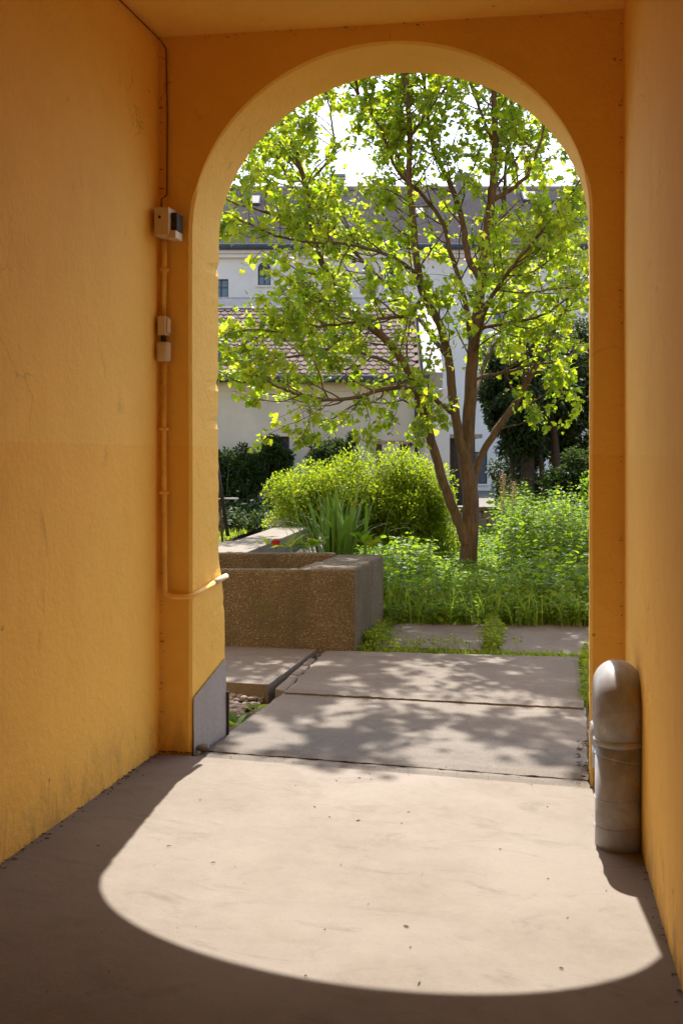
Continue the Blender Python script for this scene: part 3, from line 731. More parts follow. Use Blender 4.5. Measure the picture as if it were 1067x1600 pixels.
for w_ in wins:
    a, b, c, d = XH(w_[0]), XH(w_[1]), ZHz(w_[3]), ZHz(w_[2]); t = .05
    fr = MB()
    for q0, q1 in (((a, c), (a+t, d)), ((b-t, c), (b, d)), ((a+t, c), (b-t, c+t)), ((a+t, d-t), (b-t, d)), (((a+b)/2-t*.5, c+t), ((a+b)/2+t*.5, d-t)), ((a+t, c+(d-c)*.55), ((a+b)/2-t*.5, c+(d-c)*.55+t*.7)), (((a+b)/2+t*.5, c+(d-c)*.55), (b-t, c+(d-c)*.55+t*.7))):
        fr.box((q0[0], ZH+.10, q0[1]), (q1[0], ZH+.18, q1[1]), C)
    wo = fr.build('window', 'frame', ho)
    CB(a+.01, ZH+.13, c+.01, b-.01, ZH+.15, d-.01).build('pane', 'glass', wo)
    CB(a-.08, ZH-.1, c-.07, b+.08, ZH+.1, c-.004).build('sill', 'render_grey', wo)
    rv = MB()                                             # reveals
    for q0, q1 in (((a-.02, ZH+.002, c), (a+.001, ZH+.4, d)), ((b-.001, ZH+.002, c), (b+.02, ZH+.4, d)), ((a-.02, ZH+.002, d-.001), (b+.02, ZH+.4, d+.02))): rv.box(q0, q1, C)
    rv.build('reveal', 'render_grey', wo)
    if w_[4]:
        ar = [C((a+b)/2+(b-a)/2*math.cos(q), ZH-.01, d+.28*math.sin(q)) for q in np.linspace(0, math.pi, 13)]
        MB().add(ar+[p+C(0, .0, 0) for p in ar], [tuple(range(13))]).build('arched_light', 'frame', wo)
# half-round light over a tan blind panel
a, b = XH(566), XH(587); cz2 = ZHz(426)
hb = MB(); ar = [((a+b)/2+(b-a)/2*math.cos(q), cz2+.32*math.sin(q)) for q in np.linspace(0, math.pi, 15)]
hb.add([C(x, ZH-.012, z) for x, z in ar], [tuple(range(15))]); lun = hb.build('lunette', 'frame', ho)
ar2 = [((a+b)/2+((b-a)/2-.07)*math.cos(q), cz2+.03+.24*math.sin(q)) for q in np.linspace(0, math.pi, 15)]
MB().add([C(x, ZH-.03, z) for x, z in ar2], [tuple(range(15))]).build('pane', 'glass', lun)
CB(a-.1, ZH-.03, ZHz(458), b+.1, ZH-.004, ZHz(432)).build('blind_panel', 'brown_panel', ho)
CB(XH(550), ZH-.03, ZHz(411), XH(556), ZH-.004, ZHz(404)).build('vent_grille', 'frame', ho)
CB(hx0, ZH-.22, ze-.32, hx1, ZH-.002, ze-.16).build('cornice', 'render_grey', ho)
CB(hx0, ZH-.34, ze-.155, hx1, ZH-.002, ze).build('cornice', 'render_grey', ho)
MB().tube([C(hx0, ZH-.45, ze+.10), C(hx1, ZH-.45, ze+.10)], .13, 8).build('gutter', 'zinc', ho, True)
CB(XH(800), ZH-.12, -.1, XH(806), ZH-.004, ze-.33).build('corner_strip', 'flash', ho)
ph = math.radians(37); dH = 4.3
def rp(X, s, h=0): return C(X, ZH-.4+s*math.cos(ph)-h*math.sin(ph), ze+.1+s*math.sin(ph)+h*math.cos(ph))
SLH = (dH+.4)/math.cos(ph)
CW, RG = .21, .30; nc = int((hx1-hx0)/CW)*4; nr = int(SLH/RG)
Xs = np.linspace(hx0, hx1, nc+1); prof = .028*np.sin(Xs/CW*2*math.pi)
V = []; Fl = []
o_ = rp(0, 0); dx = C(1, 0); ds = rp(0, 1)-o_; dh = rp(0, 0, 1)-o_
A = []
for r in range(nr):
    for s_, h_ in ((r*RG, .055), ((r+1)*RG, .0)):
        A.append(o_[None]+Xs[:, None]*dx[None]+s_*ds[None]+(prof+h_+.01)[:, None]*dh[None])
V = np.concatenate(A); m = nc+1
ii = np.arange(nc)
Fl = np.concatenate([np.stack([ii+q*m, ii+1+q*m, ii+1+(q+1)*m, ii+(q+1)*m], 1) for q in range(2*nr-1)])
roof = mesh_np('roof', V, Fl, 'tile_brown', ho)
MB().tube([rp(hx0, SLH, .02), rp(hx1, SLH, .02)], .16, 8).build('ridge', 'tile_brown', roof, True)
MB().add([rp(hx0, SLH), rp(hx1, SLH), C(hx1, ZH+9, ze), C(hx0, ZH+9, ze)], [(0, 1, 2, 3)]).build('rear_slope', 'tile_brown', roof)
def onroof(px, py):                                       # pixel on the roof slope
    d = C((px-CX)/F, 1, -(py-HY)/F); n_ = dh; o = np.array((0, 0, CAMH)); t = (rp(0, 0)-o).dot(n_)/d.dot(n_); p = o+d*t
    q = p-o_; return q.dot(dx), q.dot(ds)
for px, py, w2, l2 in ((434, 340, .30, .5), (826, 312, .35, .5), (826, 365, .38, .55), (655, 335, .2, .4), (398, 318, .28, .45)):
    X, s = onroof(px, py)
    fr = MB().hexa([rp(X+i*w2, s+j*l2, k) for k in (0, .2) for i, j in ((-1, -1), (1, -1), (1, 1), (-1, 1))]).build('skylight', 'zinc', ho)
    MB().hexa([rp(X+i*(w2-.06), s+j*(l2-.06), k) for k in (.19, .215) for i, j in ((-1, -1), (1, -1), (1, 1), (-1, 1))]).build('pane', 'glass', fr)
for px, py, w2, hh in ((527, 300, .32, 1.0), (727, 305, .40, 1.2), (340, 300, .5, 1.0)):
    X, s = onroof(px, py+10); p = rp(X, s); 
    Zc = ZH-.4+s*math.cos(ph); zc_ = p[2]
    c_ = CB(X-w2, Zc, zc_-.4, X+w2, Zc+.7, zc_+hh).build('chimney', 'chimney', ho)
    CB(X-w2-.06, Zc-.06, zc_+hh+.002, X+w2+.06, Zc+.76, zc_+hh+.12).build('cap', 'chimney', c_)
# dormer on the right
X0, s0 = onroof(860, 372); X1_ = X0+3.3; Z0 = ZH-.4+s0*math.cos(ph); zb0 = rp(X0, s0)[2]
dm = empty('dormer', (0, 0, 0)); dm.parent = ho
CB(X0, Z0, zb0-.1, X0+.22, Z0+2.4, zb0+1.45).build('cheek', 'flash', dm)
CB(X1_-.22, Z0, zb0-.1, X1_, Z0+2.4, zb0+1.45).build('cheek', 'flash', dm)
CB(X0-.12, Z0-.2, zb0+1.452, X1_+.12, Z0+2.6, zb0+1.58).build('dormer_roof', 'zinc', dm)
CB(X0+.222, Z0+.12, zb0+.80, X1_-.222, Z0+.16, zb0+1.44).build('pane', 'glass', dm)
CB(X0+.222, Z0+.08, zb0+.70, X1_-.222, Z0+.2, zb0+.798).build('transom', 'frame', dm)
CB(X0+.222, Z0+.12, zb0-.05, X1_-.222, Z0+.16, zb0+.698).build('apron', 'render_grey', dm)
for t in (.35, .62): CB(X0+3.3*t, Z0+.05, zb0+.0, X0+3.3*t+.1, Z0+.11, zb0+.698).build('mullion', 'frame', dm)

# ---- dark timber shed seen between the stems
shd = empty('garden_shed', C((702-CX)/F*28, 28, 0), 'dark brown timber shed glimpsed between the tree stems', 'shed')
sx0, sx1 = (690-CX)/F*28, (742-CX)/F*28
for i in range(6):
    x0 = sx0+(sx1-sx0)*i/6; CB(x0+.004, 28, -.1, x0+(sx1-sx0)/6-.004, 28.06+.01*(i % 2), 1.9).build('board', 'dark_timber', shd)
CB(sx0, 28.08, -.1, sx1, 30, 1.88).build('shed_body', 'dark_timber', shd)
CB(sx0-.15, 27.75, 1.905, sx1+.15, 30.2, 2.0).build('roof', 'timber', shd)
# ---- weathered timber arbour above the bush
ZP = 18.5
pg = empty('timber_arbour', C((615-CX)/F*ZP, ZP, 0), 'weathered timber beam of an arbour above the yellow green bush', 'arbour')
bx0, bx1 = (586-CX)/F*ZP, (638-CX)/F*ZP; zb1, zb2_ = ZZ(694, ZP), ZZ(688.5, ZP)
CB(bx0, ZP, zb1, bx1, ZP+.14, zb2_).build('beam', 'timber', pg)
a_, b_ = P(632, 704, ZP-.1), P(643, 692, ZP-.1)
MB().hexa([P(628, 703, ZP-.06), P(634, 708, ZP-.06), P(646, 694, ZP-.06), P(641, 690, ZP-.06), P(628, 703, ZP-.16)+C(0, 0), P(634, 708, ZP-.16), P(646, 694, ZP-.16), P(641, 690, ZP-.16)]).build('brace', 'dark_timber', pg)
for px in (592, 630): CB((px-CX)/F*ZP-.05, ZP+.02, -.15, (px-CX)/F*ZP+.05, ZP+.12, zb1-.002).build('post', 'dark_timber', pg)
# ---- low dry-stone wall behind the tree
ws = empty('dry_stone_wall', C((780-CX)/F*20.5, 20.5, 0), 'low dry stone wall capped with flat slabs behind the tree', 'wall')
rw = random.Random(9); z = -.12
for c_, h in enumerate((.16, .15, .15, .13)):
    X = 1.9+rw.uniform(0, .2)
    while X < 4.2:
        w_ = rw.uniform(.22, .5); CB(X, 20.5+rw.uniform(0, .04), z, X+w_-.012, 20.85, z+h-.01).build('stone', 'ridge', ws, bevel=.02); X += w_
    z += h
X = 1.85
while X < 4.3:
    w_ = rw.uniform(.6, .9); CB(X, 20.42, z+.002, X+w_-.015, 20.9, z+.075).build('capstone', 'kerb', ws, bevel=.012); X += w_

# ---- black tripod with a rusty fire bowl at the edge of the lawn
ZT = 19.2
tp = empty('tripod_grill', C((345-CX)/F*ZT, ZT, 0), 'black steel tripod grill with a rusty fire bowl on the lawn', 'grill')
top = P(326, 640, ZT+.2)
for foot in ((356.5, 838), (268, 838)): MB().tube([P(foot[0], foot[1], ZT), top], .034, 8).build('leg', 'black', tp, True)
MB().tube([P(312, 826, ZT+1.2), top], .034, 8).build('leg', 'black', tp, True)
bc = P(326, 781, ZT+.25); V = []; Fs = []; n = 28; prof = [(.0, -.13), (.14, -.12), (.24, -.07), (.29, .0), (.30, .02), (.275, .02), (.22, -.05), (0, -.1)]
for r_, h in prof: V += [bc+np.array((r_*math.cos(2*math.pi*k/n), r_*math.sin(2*math.pi*k/n), h)) for k in range(n)]
for i in range(len(prof)-1): Fs += [(i*n+k, i*n+(k+1) % n, (i+1)*n+(k+1) % n, (i+1)*n+k) for k in range(n)]
bowl = mesh_np('fire_bowl', V, Fs, 'rust', tp, True)
MB().tube([bc+C(.28, .0, .02), bc+C(.52, -.05, .022)], .016, 8).build('handle', 'flash', bowl, True)
for dxx in (.27, -.27): MB().tube([bc+C(dxx*.75, 0, -.06), bc+C(dxx*.9, 0, -bc[2]-.02)], .022, 8).build('bowl_leg', 'rust', tp, True)

# ================================================================== THE TREE
T = np.random.default_rng(21)
ZT0 = 13.0
def tube_np(paths, n):                                   # many thin tubes -> arrays (quads)
    Vs = []; Fs = []; off = 0
    ang = 2*np.pi*np.arange(n)/n
    for pts, rad in paths:
        pts = np.asarray(pts); k = len(pts); t = np.gradient(pts, axis=0); t /= np.linalg.norm(t, axis=1, keepdims=True)+1e-9
        ref = np.array((0, 0, 1.)) if abs(t[0, 2]) < .9 else np.array((1., 0, 0))
        u = np.cross(t, ref); u /= np.linalg.norm(u, axis=1, keepdims=True)+1e-9; v = np.cross(t, u)
        ring = pts[:, None]+np.asarray(rad)[:, None, None]*(np.cos(ang)[None, :, None]*u[:, None]+np.sin(ang)[None, :, None]*v[:, None])
        Vs.append(ring.reshape(-1, 3))
        a = (np.arange(k-1)*n)[:, None]+np.arange(n)[None]; b = (np.arange(k-1)*n)[:, None]+((np.arange(n)+1) % n)[None]
        Fs.append(np.stack([a, b, b+n, a+n], 2).reshape(-1, 4)+off); off += k*n
    return np.concatenate(Vs), np.concatenate(Fs)
def spline(pts, m=6):
    pts = np.asarray(pts, float); out = []
    Pp = np.vstack([2*pts[0]-pts[1], pts, 2*pts[-1]-pts[-2]])
    for i in range(1, len(Pp)-2):
        for t in np.linspace(0, 1, m, endpoint=False):
            a, b, c, d = Pp[i-1:i+3]; out.append(.5*((2*b)+(-a+c)*t+(2*a-5*b+4*c-d)*t*t+(-a+3*b-3*c+d)*t**3))
    out.append(pts[-1]); return np.array(out)
base_t = P(732, 868, ZT0); base_t[2] = -.15
tree = empty('broadleaf_tree', base_t, 'multi stemmed tree with backlit lime green lobed leaves in the garden', 'tree')
# limb: list of (px, py, distance), start and end width in pixels
limbs = [
 ('trunk', [(733, 918, 13), (731, 880, 13), (734, 830, 13), (735, 775, 13), (728, 730, 13), (725, 690, 13)], 32, 24),
 ('limb', [(729, 850, 12.95), (718, 818, 12.95), (702, 780, 12.9), (684, 725, 12.8), (663, 650, 12.7), (640, 583, 12.55), (604, 533, 12.4), (562, 495, 12.3), (530, 455, 12.2), (502, 408, 12.1), (486, 350, 12.1), (478, 290, 12.1), (457, 230, 12.0), (436, 185, 12.0), (425, 140, 12)], 19, 5),
 ('limb', [(727, 720, 12.95), (716, 680, 12.9), (707, 620, 12.9), (700, 560, 12.9), (686, 505, 12.9), (662, 462, 12.95), (650, 400, 13), (646, 350, 13), (639, 285, 13.1), (640, 200, 13.2), (632, 112, 13.3), (630, 40, 13.4)], 17, 7),
 ('limb', [(727, 720, 13), (733, 640, 13), (739, 550, 13), (750, 455, 13), (760, 370, 13), (769, 300, 13), (773, 220, 13.1), (771, 140, 13.2), (768, 40, 13.3)], 24, 7),
 ('limb', [(752, 440, 13), (731, 402, 13), (722, 345, 13.1), (704, 292, 13.3), (677, 230, 13.5), (666, 165, 13.6), (660, 90, 13.7)], 12, 5),
 ('limb', [(770, 312, 13), (800, 295, 12.9), (826, 270, 12.7), (838, 240, 12.6), (852, 190, 12.5)], 9, 3),
 ('limb', [(739, 765, 13), (748, 720, 13.05), (775, 672, 13.1), (812, 618, 13.1), (850, 545, 13.1), (868, 505, 13.1), (905, 458, 13), (935, 435, 12.9), (975, 390, 12.8)], 14, 5),
 ('limb', [(738, 560, 13), (728, 480, 13.05), (716, 432, 13.1), (702, 390, 13.2), (690, 345, 13.3), (655, 300, 13.3), (620, 265, 13.3), (594, 200, 13.3), (560, 150, 13.2)], 10, 4),
 ('limb', [(706, 645, 12.9), (680, 625, 12.7), (645, 607, 12.4), (600, 608, 12.0), (560, 620, 11.7), (520, 625, 11.4), (480, 620, 11.2), (450, 610, 11), (420, 600, 10.8), (390, 597, 10.6)], 9, 3),
 ('limb', [(741, 545, 13), (752, 515, 12.9), (775, 508, 12.8), (820, 500, 12.6), (852, 490, 12.4), (880, 470, 12.2)], 8, 3),
 ('limb', [(737, 600, 13), (755, 588, 13.1), (790, 582, 13.2), (832, 570, 13.3), (870, 566, 13.5)], 7, 3),
 ('limb', [(765, 345, 13), (785, 330, 13.4), (790, 260, 13.8), (800, 190, 14.0), (790, 110, 14.2)], 8, 3),
 ('limb', [(655, 430, 12.95), (620, 405, 12.6), (580, 390, 12.2), (530, 380, 11.8), (480, 378, 11.4), (430, 368, 11.0), (390, 350, 10.7)], 7, 3),
 ('limb', [(662, 462, 12.95), (640, 490, 12.6), (600, 497, 12.3), (545, 505, 11.9), (500, 510, 11.6), (450, 520, 11.3), (400, 515, 11.0)], 7, 3),
 ('limb', [(740, 550, 13), (760, 480, 12.2), (790, 430, 11.4), (830, 380, 10.8), (870, 330, 10.4), (900, 290, 10.1)], 9, 3),
 ('limb', [(735, 640, 13), (760, 560, 13.8), (800, 480, 14.6), (850, 400, 15.3), (890, 320, 15.8)], 9, 3),
 ('limb', [(700, 560, 12.9), (640, 480, 13.7), (560, 400, 14.5), (500, 330, 15.0), (450, 250, 15.5)], 9, 3),
 ('limb', [(640, 583, 12.55), (590, 560, 12.9), (530, 545, 13.2), (470, 555, 13.5), (420, 560, 13.8), (370, 550, 14)], 7, 3),
 ('limb', [(486, 350, 12.1), (450, 345, 11.8), (410, 330, 11.5), (370, 318, 11.2), (330, 300, 11)], 5, 2.5),
 ('limb', [(768, 40, 13.3), (775, -100, 13.2), (790, -260, 13.0), (800, -400, 12.8)], 7, 2.5),
 ('limb', [(660, 90, 13.7), (650, -60, 13.8), (620, -220, 13.9), (590, -350, 14)], 6, 2.5),
 ('limb', [(630, 40, 13.4), (640, -80, 12.9), (650, -210, 12.5), (655, -340, 12.3)], 7, 2.5),
 ('limb', [(768, 40, 13.3), (800, -60, 12.8), (850, -180, 12.4), (900, -300, 12.2)], 7, 2.5),
 ('limb', [(425, 140, 12), (415, 20, 11.9), (430, -120, 11.9), (460, -260, 12.0)], 5, 2.5),
 ('limb', [(560, 150, 13.2), (540, 20, 12.7), (520, -120, 12.3), (520, -260, 12.2)], 5, 2.5),
 ('limb', [(852, 190, 12.5), (880, 80, 12.2), (920, -60, 12.0), (940, -200, 12.0)], 5, 2.5),
 ('limb', [(790, 110, 14.2), (810, -60, 14.5), (840, -220, 14.8)], 5, 2.5),
 ('limb', [(640, 290, 13.1), (605, 205, 13.9), (570, 140, 14.5), (540, 60, 15)], 6, 2.5),
 ('limb', [(773, 230, 13.1), (745, 160, 13.9), (722, 90, 14.5), (710, 0, 15)], 6, 2.5),
 ('limb', [(640, 215, 13.2), (678, 160, 12.9), (712, 115, 12.7), (740, 50, 12.5)], 5, 2.5),
 ('limb', [(486, 350, 12.1), (445, 270, 12.6), (420, 220, 13), (400, 160, 13.4)], 5, 2.5),
 ('limb', [(770, 300, 13), (812, 240, 13.5), (850, 200, 14), (880, 160, 14.4)], 5, 2.5),
 ('limb', [(478, 290, 12.1), (520, 240, 12.2), (518, 190, 12.3), (505, 130, 12.3)], 5, 2.5),
]
carriers = []
for nm, pts, w0, w1 in limbs:
    pp = spline([P(*q) for q in pts], 6); k = len(pp)
    Zm = np.linspace(pts[0][2], pts[-1][2], k)
    rad = np.linspace(w0, w1, k)/2*Zm/F*.92
    if nm == 'trunk': rad[:7] *= np.linspace(1.25, 1.0, 7)
    pp[1:-1] += T.normal(size=(k-2, 3))*.004*(nm == 'limb')
    V, Fq = tube_np([(pp, rad)], 14); o = mesh_np(nm, V, Fq, 'bark', tree, True)
    if nm == 'limb': carriers.append((pp, rad))
AXIS = P(732, 0, ZT0)[:2]
twigs = []; tips = []
def grow(start, d, length, r0, n=6, wig=.16, up=.10):
    pts = [start]; d = d/np.linalg.norm(d)
    for i in range(n-1):
        d = d + T.normal(size=3)*wig + np.array((0, 0, up)); d /= np.linalg.norm(d); pts.append(pts[-1]+d*length/(n-1))
    return np.array(pts), np.linspace(r0, r0*.35, n)
def allowed(p):
    return 1.75 < p[2] < 10 and p[1] > 8.3 and p[1]-.745*p[2] > 5.25
for pp, rad in carriers:
    seg = np.linalg.norm(np.diff(pp, axis=0), axis=1); cum = np.concatenate([[0], np.cumsum(seg)]); tot = cum[-1]
    s = max(.35, tot*.22)
    while s < tot:
        i = min(np.searchsorted(cum, s), len(pp)-1); p = pp[i]; t = pp[i]-pp[i-1]; t /= np.linalg.norm(t)+1e-9
        outw = np.array((*(p[:2]-AXIS), 0)); outw /= np.linalg.norm(outw)+.3
        rv = T.normal(size=3); rv -= t*rv.dot(t); rv /= np.linalg.norm(rv)
        d = t*T.uniform(.3, .9)+rv*1.0+outw*.35+np.array((0, 0, .12))
        Ln = T.uniform(.45, 1.15)*(1.05-.35*s/tot)
        q, r_ = grow(p, d, Ln, max(.004, min(rad[i]*.55, .011)))
        if allowed(q[-1]):
            twigs.append((q, r_))
            for _ in range(T.integers(3, 6)):
                j = T.integers(1, len(q)); tt = q[j]-q[j-1]; rv = T.normal(size=3)
                q2, r2 = grow(q[j], tt/np.linalg.norm(tt)*.7+rv*.6, T.uniform(.16, .5), .0035, 4, .2, .02)
                if allowed(q2[-1]): twigs.append((q2, r2)); tips.append(q2)
            tips.append(q[-3:])
        s += T.uniform(.09, .19)
    tips.append(pp[-6:]); q, r_ = grow(pp[-1], pp[-1]-pp[-3], .5, rad[-1]); twigs.append((q, r_)); tips.append(q)
# drooping sprays of the low left branch
for sx_, sy_, ex, ey, Z in ((566, 612, 500, 690, 11.7), (480, 628, 470, 690, 11.3), (560, 615, 575, 690, 11.8), (640, 607, 655, 690, 12.4), (610, 600, 610, 680, 12.1), (690, 640, 640, 680, 12.6), (520, 625, 420, 680, 11.2), (640, 600, 690, 660, 12.4), (850, 545, 880, 620, 12.9), (810, 600, 830, 660, 12.8)):
    q = spline([P(sx_, sy_, Z), P((sx_*.6+ex*.4)+8, (sy_*.6+ey*.4), Z-.1), P(ex, ey, Z-.2)], 5)+T.normal(size=(11, 3))*.012
    twigs.append((q, np.linspace(.006, .002, len(q)))); tips.append(q[-5:]); tips.append(q[3:8])
    for _ in range(6):
        j = T.integers(3, len(q)); q2, r2 = grow(q[j], T.normal(size=3)+np.array((0, 0, -.2)), T.uniform(.12, .34), .003, 4, .2, -.03)
        if q2[-1][2] > 1.5: twigs.append((q2, r2)); tips.append(q2)
V, Fq = tube_np(twigs, 5)
tag(mesh_np('twigs', V, Fq, 'bark', tree, True), kind='stuff')
lp = []; ld = []
for q in tips:
    for _ in range(T.integers(13, 19) if q[0][2] < 6.2 else T.integers(16, 22)):
        j = T.integers(0, len(q)-1); a = T.random(); p = q[j]*(1-a)+q[j+1]*a
        d = (q[j+1]-q[j]); d = d/np.linalg.norm(d)*.5+T.normal(size=3)*.7+np.array((0, 0, -.35)); d /= np.linalg.norm(d)
        lp.append(p+d*T.uniform(.02, .06)); ld.append(d)
lp = np.array(lp); ld = np.array(ld)
core = np.concatenate([pp[:int(len(pp)*.75)] for pp, _ in carriers[:8]])          # bare inner crown along the main stems
dmin = np.min(np.linalg.norm(lp[:, None]-core[None, ::3], axis=2), axis=1)
keep = (dmin > .34) | (T.random(len(lp)) < .22); lp = lp[keep]; ld = ld[keep]; n = len(lp)
ln = T.normal(size=(n, 3))*.75+np.array((0, 0, 1.0))
ls = T.uniform(.036, .080, n); ls[lp[:, 2] > 6.4] *= 1.15
big = T.random(n) < .10; ls[big] *= 1.45
near = np.array([p.dot(np.array((-SY, CY, 0))) for p in lp]); app = ls/near
vis_ = np.array([335 < PX(p)[0] < 921 and PX(p)[1] > 112 for p in lp])
order = np.argsort(-(app*vis_)); single = order[:300]; many = order[300:]
print('leaves', n)
V, Fs, ti = leaves_np(lobed_leaf(), lp[many], ld[many], ln[many], ls[many], T)
crown = mesh_np('crown', V, Fs, 'leaf', tree, False, ti); crown['kind'] = 'stuff'
v0, f0 = lobed_leaf(); lme = bpy.data.meshes.new('leaf'); lme.from_pydata([tuple(v) for v in v0], [], [tuple(f) for f in f0]); lme.materials.append(M['leaf']); lme.update()
at = lme.attributes.new('tint', 'FLOAT', 'POINT'); at.data.foreach_set('value', np.zeros(len(v0), np.float32))
fr = frames(ld[single], ln[single])
for k, i in enumerate(single):
    o = bpy.data.objects.new('leaf', lme); COL.objects.link(o); o.parent = crown
    m4 = Matrix([[*(fr[k][r]*ls[i]), (lp[i]-base_t)[r]] for r in range(3)]+[[0, 0, 0, 1]]); o.matrix_basis = m4

# ================================================================== SHRUBS AND GROUND COVER
B = np.random.default_rng(5)
def lumpy(n, cen, rad, rng, shell=.55, nb=26, seed=0):    # points in a lumpy ellipsoid, denser near the surface
    r2 = np.random.default_rng(seed); c = r2.normal(size=(nb, 3)); c /= np.linalg.norm(c, axis=1, keepdims=True); c[:, 2] = c[:, 2]*.95+.05
    c = np.asarray(cen)+c*np.asarray(rad)*r2.uniform(.35, .85, (nb, 1)); br = r2.uniform(.22, .42, nb)*np.mean(rad)
    k = rng.integers(0, nb, n); d = rdir(n, rng); rr = rng.random(n)**.45
    return c[k]+d*(br[k]*rr)[:, None], d
def bush(name, label, cen, rad, n, size, m, seed, tpl=None, cat='bush', group=None, stems=14, nb=30, stemmat='bark', up=.7):
    r_ = np.random.default_rng(seed); gx_ = np.array((cen[0], cen[1], -.15))
    root = empty(name, gx_, label, cat, group)
    p, d = lumpy(n, cen, rad, r_, nb=nb, seed=seed); keep = p[:, 2] > .05; p = p[keep]; d = d[keep]; n = len(p)
    nr_ = r_.normal(size=(n, 3))*.6+d*.5+np.array((0, 0, up)); dd = d+r_.normal(size=(n, 3))*.6
    V, Fs, ti = leaves_np(tpl or rhomb_leaf(), p, dd, nr_, r_.uniform(*size, n), r_)
    f = mesh_np('foliage', V, Fs, m, root, False, ti); f['kind'] = 'stuff'
    paths = []
    for _ in range(stems):
        e = p[r_.integers(0, n)]; s0 = gx_+np.array((r_.normal()*.10, r_.normal()*.10, 0))
        mid_ = (s0+e)/2+r_.normal(size=3)*.06; q = spline([s0, mid_, e], 5); paths.append((q, np.linspace(.016, .004, len(q))))
    V, Fq = tube_np(paths, 6); mesh_np('stems', V, Fq, stemmat, root, True)
    return root
bush('spiraea_bush', 'round yellow green bush left of the tree, nearest the channel', P(510, 808, 14.6), (.80, .62, 1.0), 36000, (.026, .052), 'bush', 31, nb=70)
bush('spiraea_bush', 'wider yellow green bush between the iris clump and the tree', P(632, 808, 14.9), (.88, .60, .92), 46000, (.026, .052), 'bush', 32, nb=70)
# dark evergreen shrubs along the annex wall
for px, Z, py, rx, rz, lab, sd_ in ((350, 23.6, 745, .75, .80, 'dark leafy shrub against the annex wall behind the tripod', 41), (392, 23.8, 740, .55, .78, 'dark leafy shrub on bare stems just left of the annex window', 42), (432, 23.9, 720, .42, .55, 'dark shrub in front of the annex window', 43), (300, 23.6, 735, .7, .85, 'dark shrub against the annex wall, mostly hidden by the left pier', 44), (525, 23.5, 715, .7, .62, 'dark shrub against the annex wall behind the yellow green bushes', 45)):
    bush('wall_shrub', lab, P(px, py, Z), (rx, .38, rz), 5200, (.05, .095), 'dark_leaf', sd_, cat='shrub', group='dark shrubs along the annex wall', stems=16, nb=22, stemmat='stem', tpl=oval_leaf())
# low dark ground cover at the wall foot
n = 9000; X = B.uniform(-4.2, -.9, n); Z = B.uniform(21.7, 24.7, n); zz = np.abs(B.normal(size=n))*.16+.05+.20*np.clip((Z-21.7)/1.2, 0, 1)*B.random(n)
pp = np.stack([X*CY-Z*SY, X*SY+Z*CY, zz], 1)
V, Fs, ti = leaves_np(oval_leaf(), pp, rdir(n, B)+np.array((0, 0, .2)), B.normal(size=(n, 3))*.5+np.array((0, -.2, 1)), B.uniform(.06, .13, n), B)
tag(mesh_np('ground_ivy', V, Fs, 'dark_leaf', None, False, ti), kind='stuff')
# ivy-clad tree on the right
iv = empty('ivy_tree', C((835-CX)/F*19.5, 19.5, -.15), 'dark ivy clad tree with several trunks behind the nettles on the right', 'tree')
for px0, px1, w_ in ((800, 792, 10), (818, 822, 26), (846, 838, 10), (868, 862, 18)):
    q = spline([P(px0, 850, 19.5), P((px0+px1)/2+4, 740, 19.5), P(px1, 640, 19.5), P(px1-6, 520, 19.6)], 6)
    V, Fq = tube_np([(q, np.linspace(w_, w_*.5, len(q))/2*19.5/F)], 10); mesh_np('trunk', V, Fq, 'dark_timber', iv, True)
Ps = []; Ds = []
for cpx, cpy, Zc, rad, n in ((835, 640, 19.6, (1.0, .8, .75), 9000), (800, 650, 19.3, (.55, .5, .5), 4000), (880, 620, 19.8, (.8, .7, .9), 8000), (840, 560, 19.8, (.95, .8, .6), 6000), (815, 690, 19.2, (.5, .4, .35), 3000), (895, 690, 19.8, (.55, .5, .5), 3500), (960, 640, 20, (.8, .7, 1.2), 5000), (775, 600, 19.8, (.4, .4, .5), 2500), (845, 720, 21.5, (1.1, .5, .9), 9000), (800, 610, 20.6, (.7, .5, .8), 5000), (900, 560, 20.6, (.9, .6, 1.0), 6000), (835, 770, 21.8, (1.0, .4, .6), 6000), (890, 750, 20.8, (.7, .4, .7), 4000)):
    p, d = lumpy(n, P(cpx, cpy, Zc), rad, B, seed=int(cpx)); Ps.append(p); Ds.append(d)
p = np.concatenate(Ps); d = np.concatenate(Ds); n = len(p)
V, Fs, ti = leaves_np(oval_leaf(), p, d+rdir(n, B)*.8+np.array((0, 0, -.4)), d*.8+rdir(n, B)*.5+np.array((0, 0, .5)), B.uniform(.05, .10, n), B)
mesh_np('crown', V, Fs, 'ivy_leaf', iv, False, ti)['kind'] = 'stuff'
bush('laurel_shrub', 'leafy laurel shrub at the right behind the nettles, against the ivy tree', P(905, 760, 17.6), (.62, .5, .70), 6000, (.045, .085), 'dark_leaf', 52, cat='shrub', tpl=oval_leaf())
bush('laurel_shrub', 'low leafy shrub half hidden by the right pier', P(955, 770, 16.8), (.6, .5, .62), 5000, (.045, .085), 'herb', 53, cat='shrub', tpl=oval_leaf())

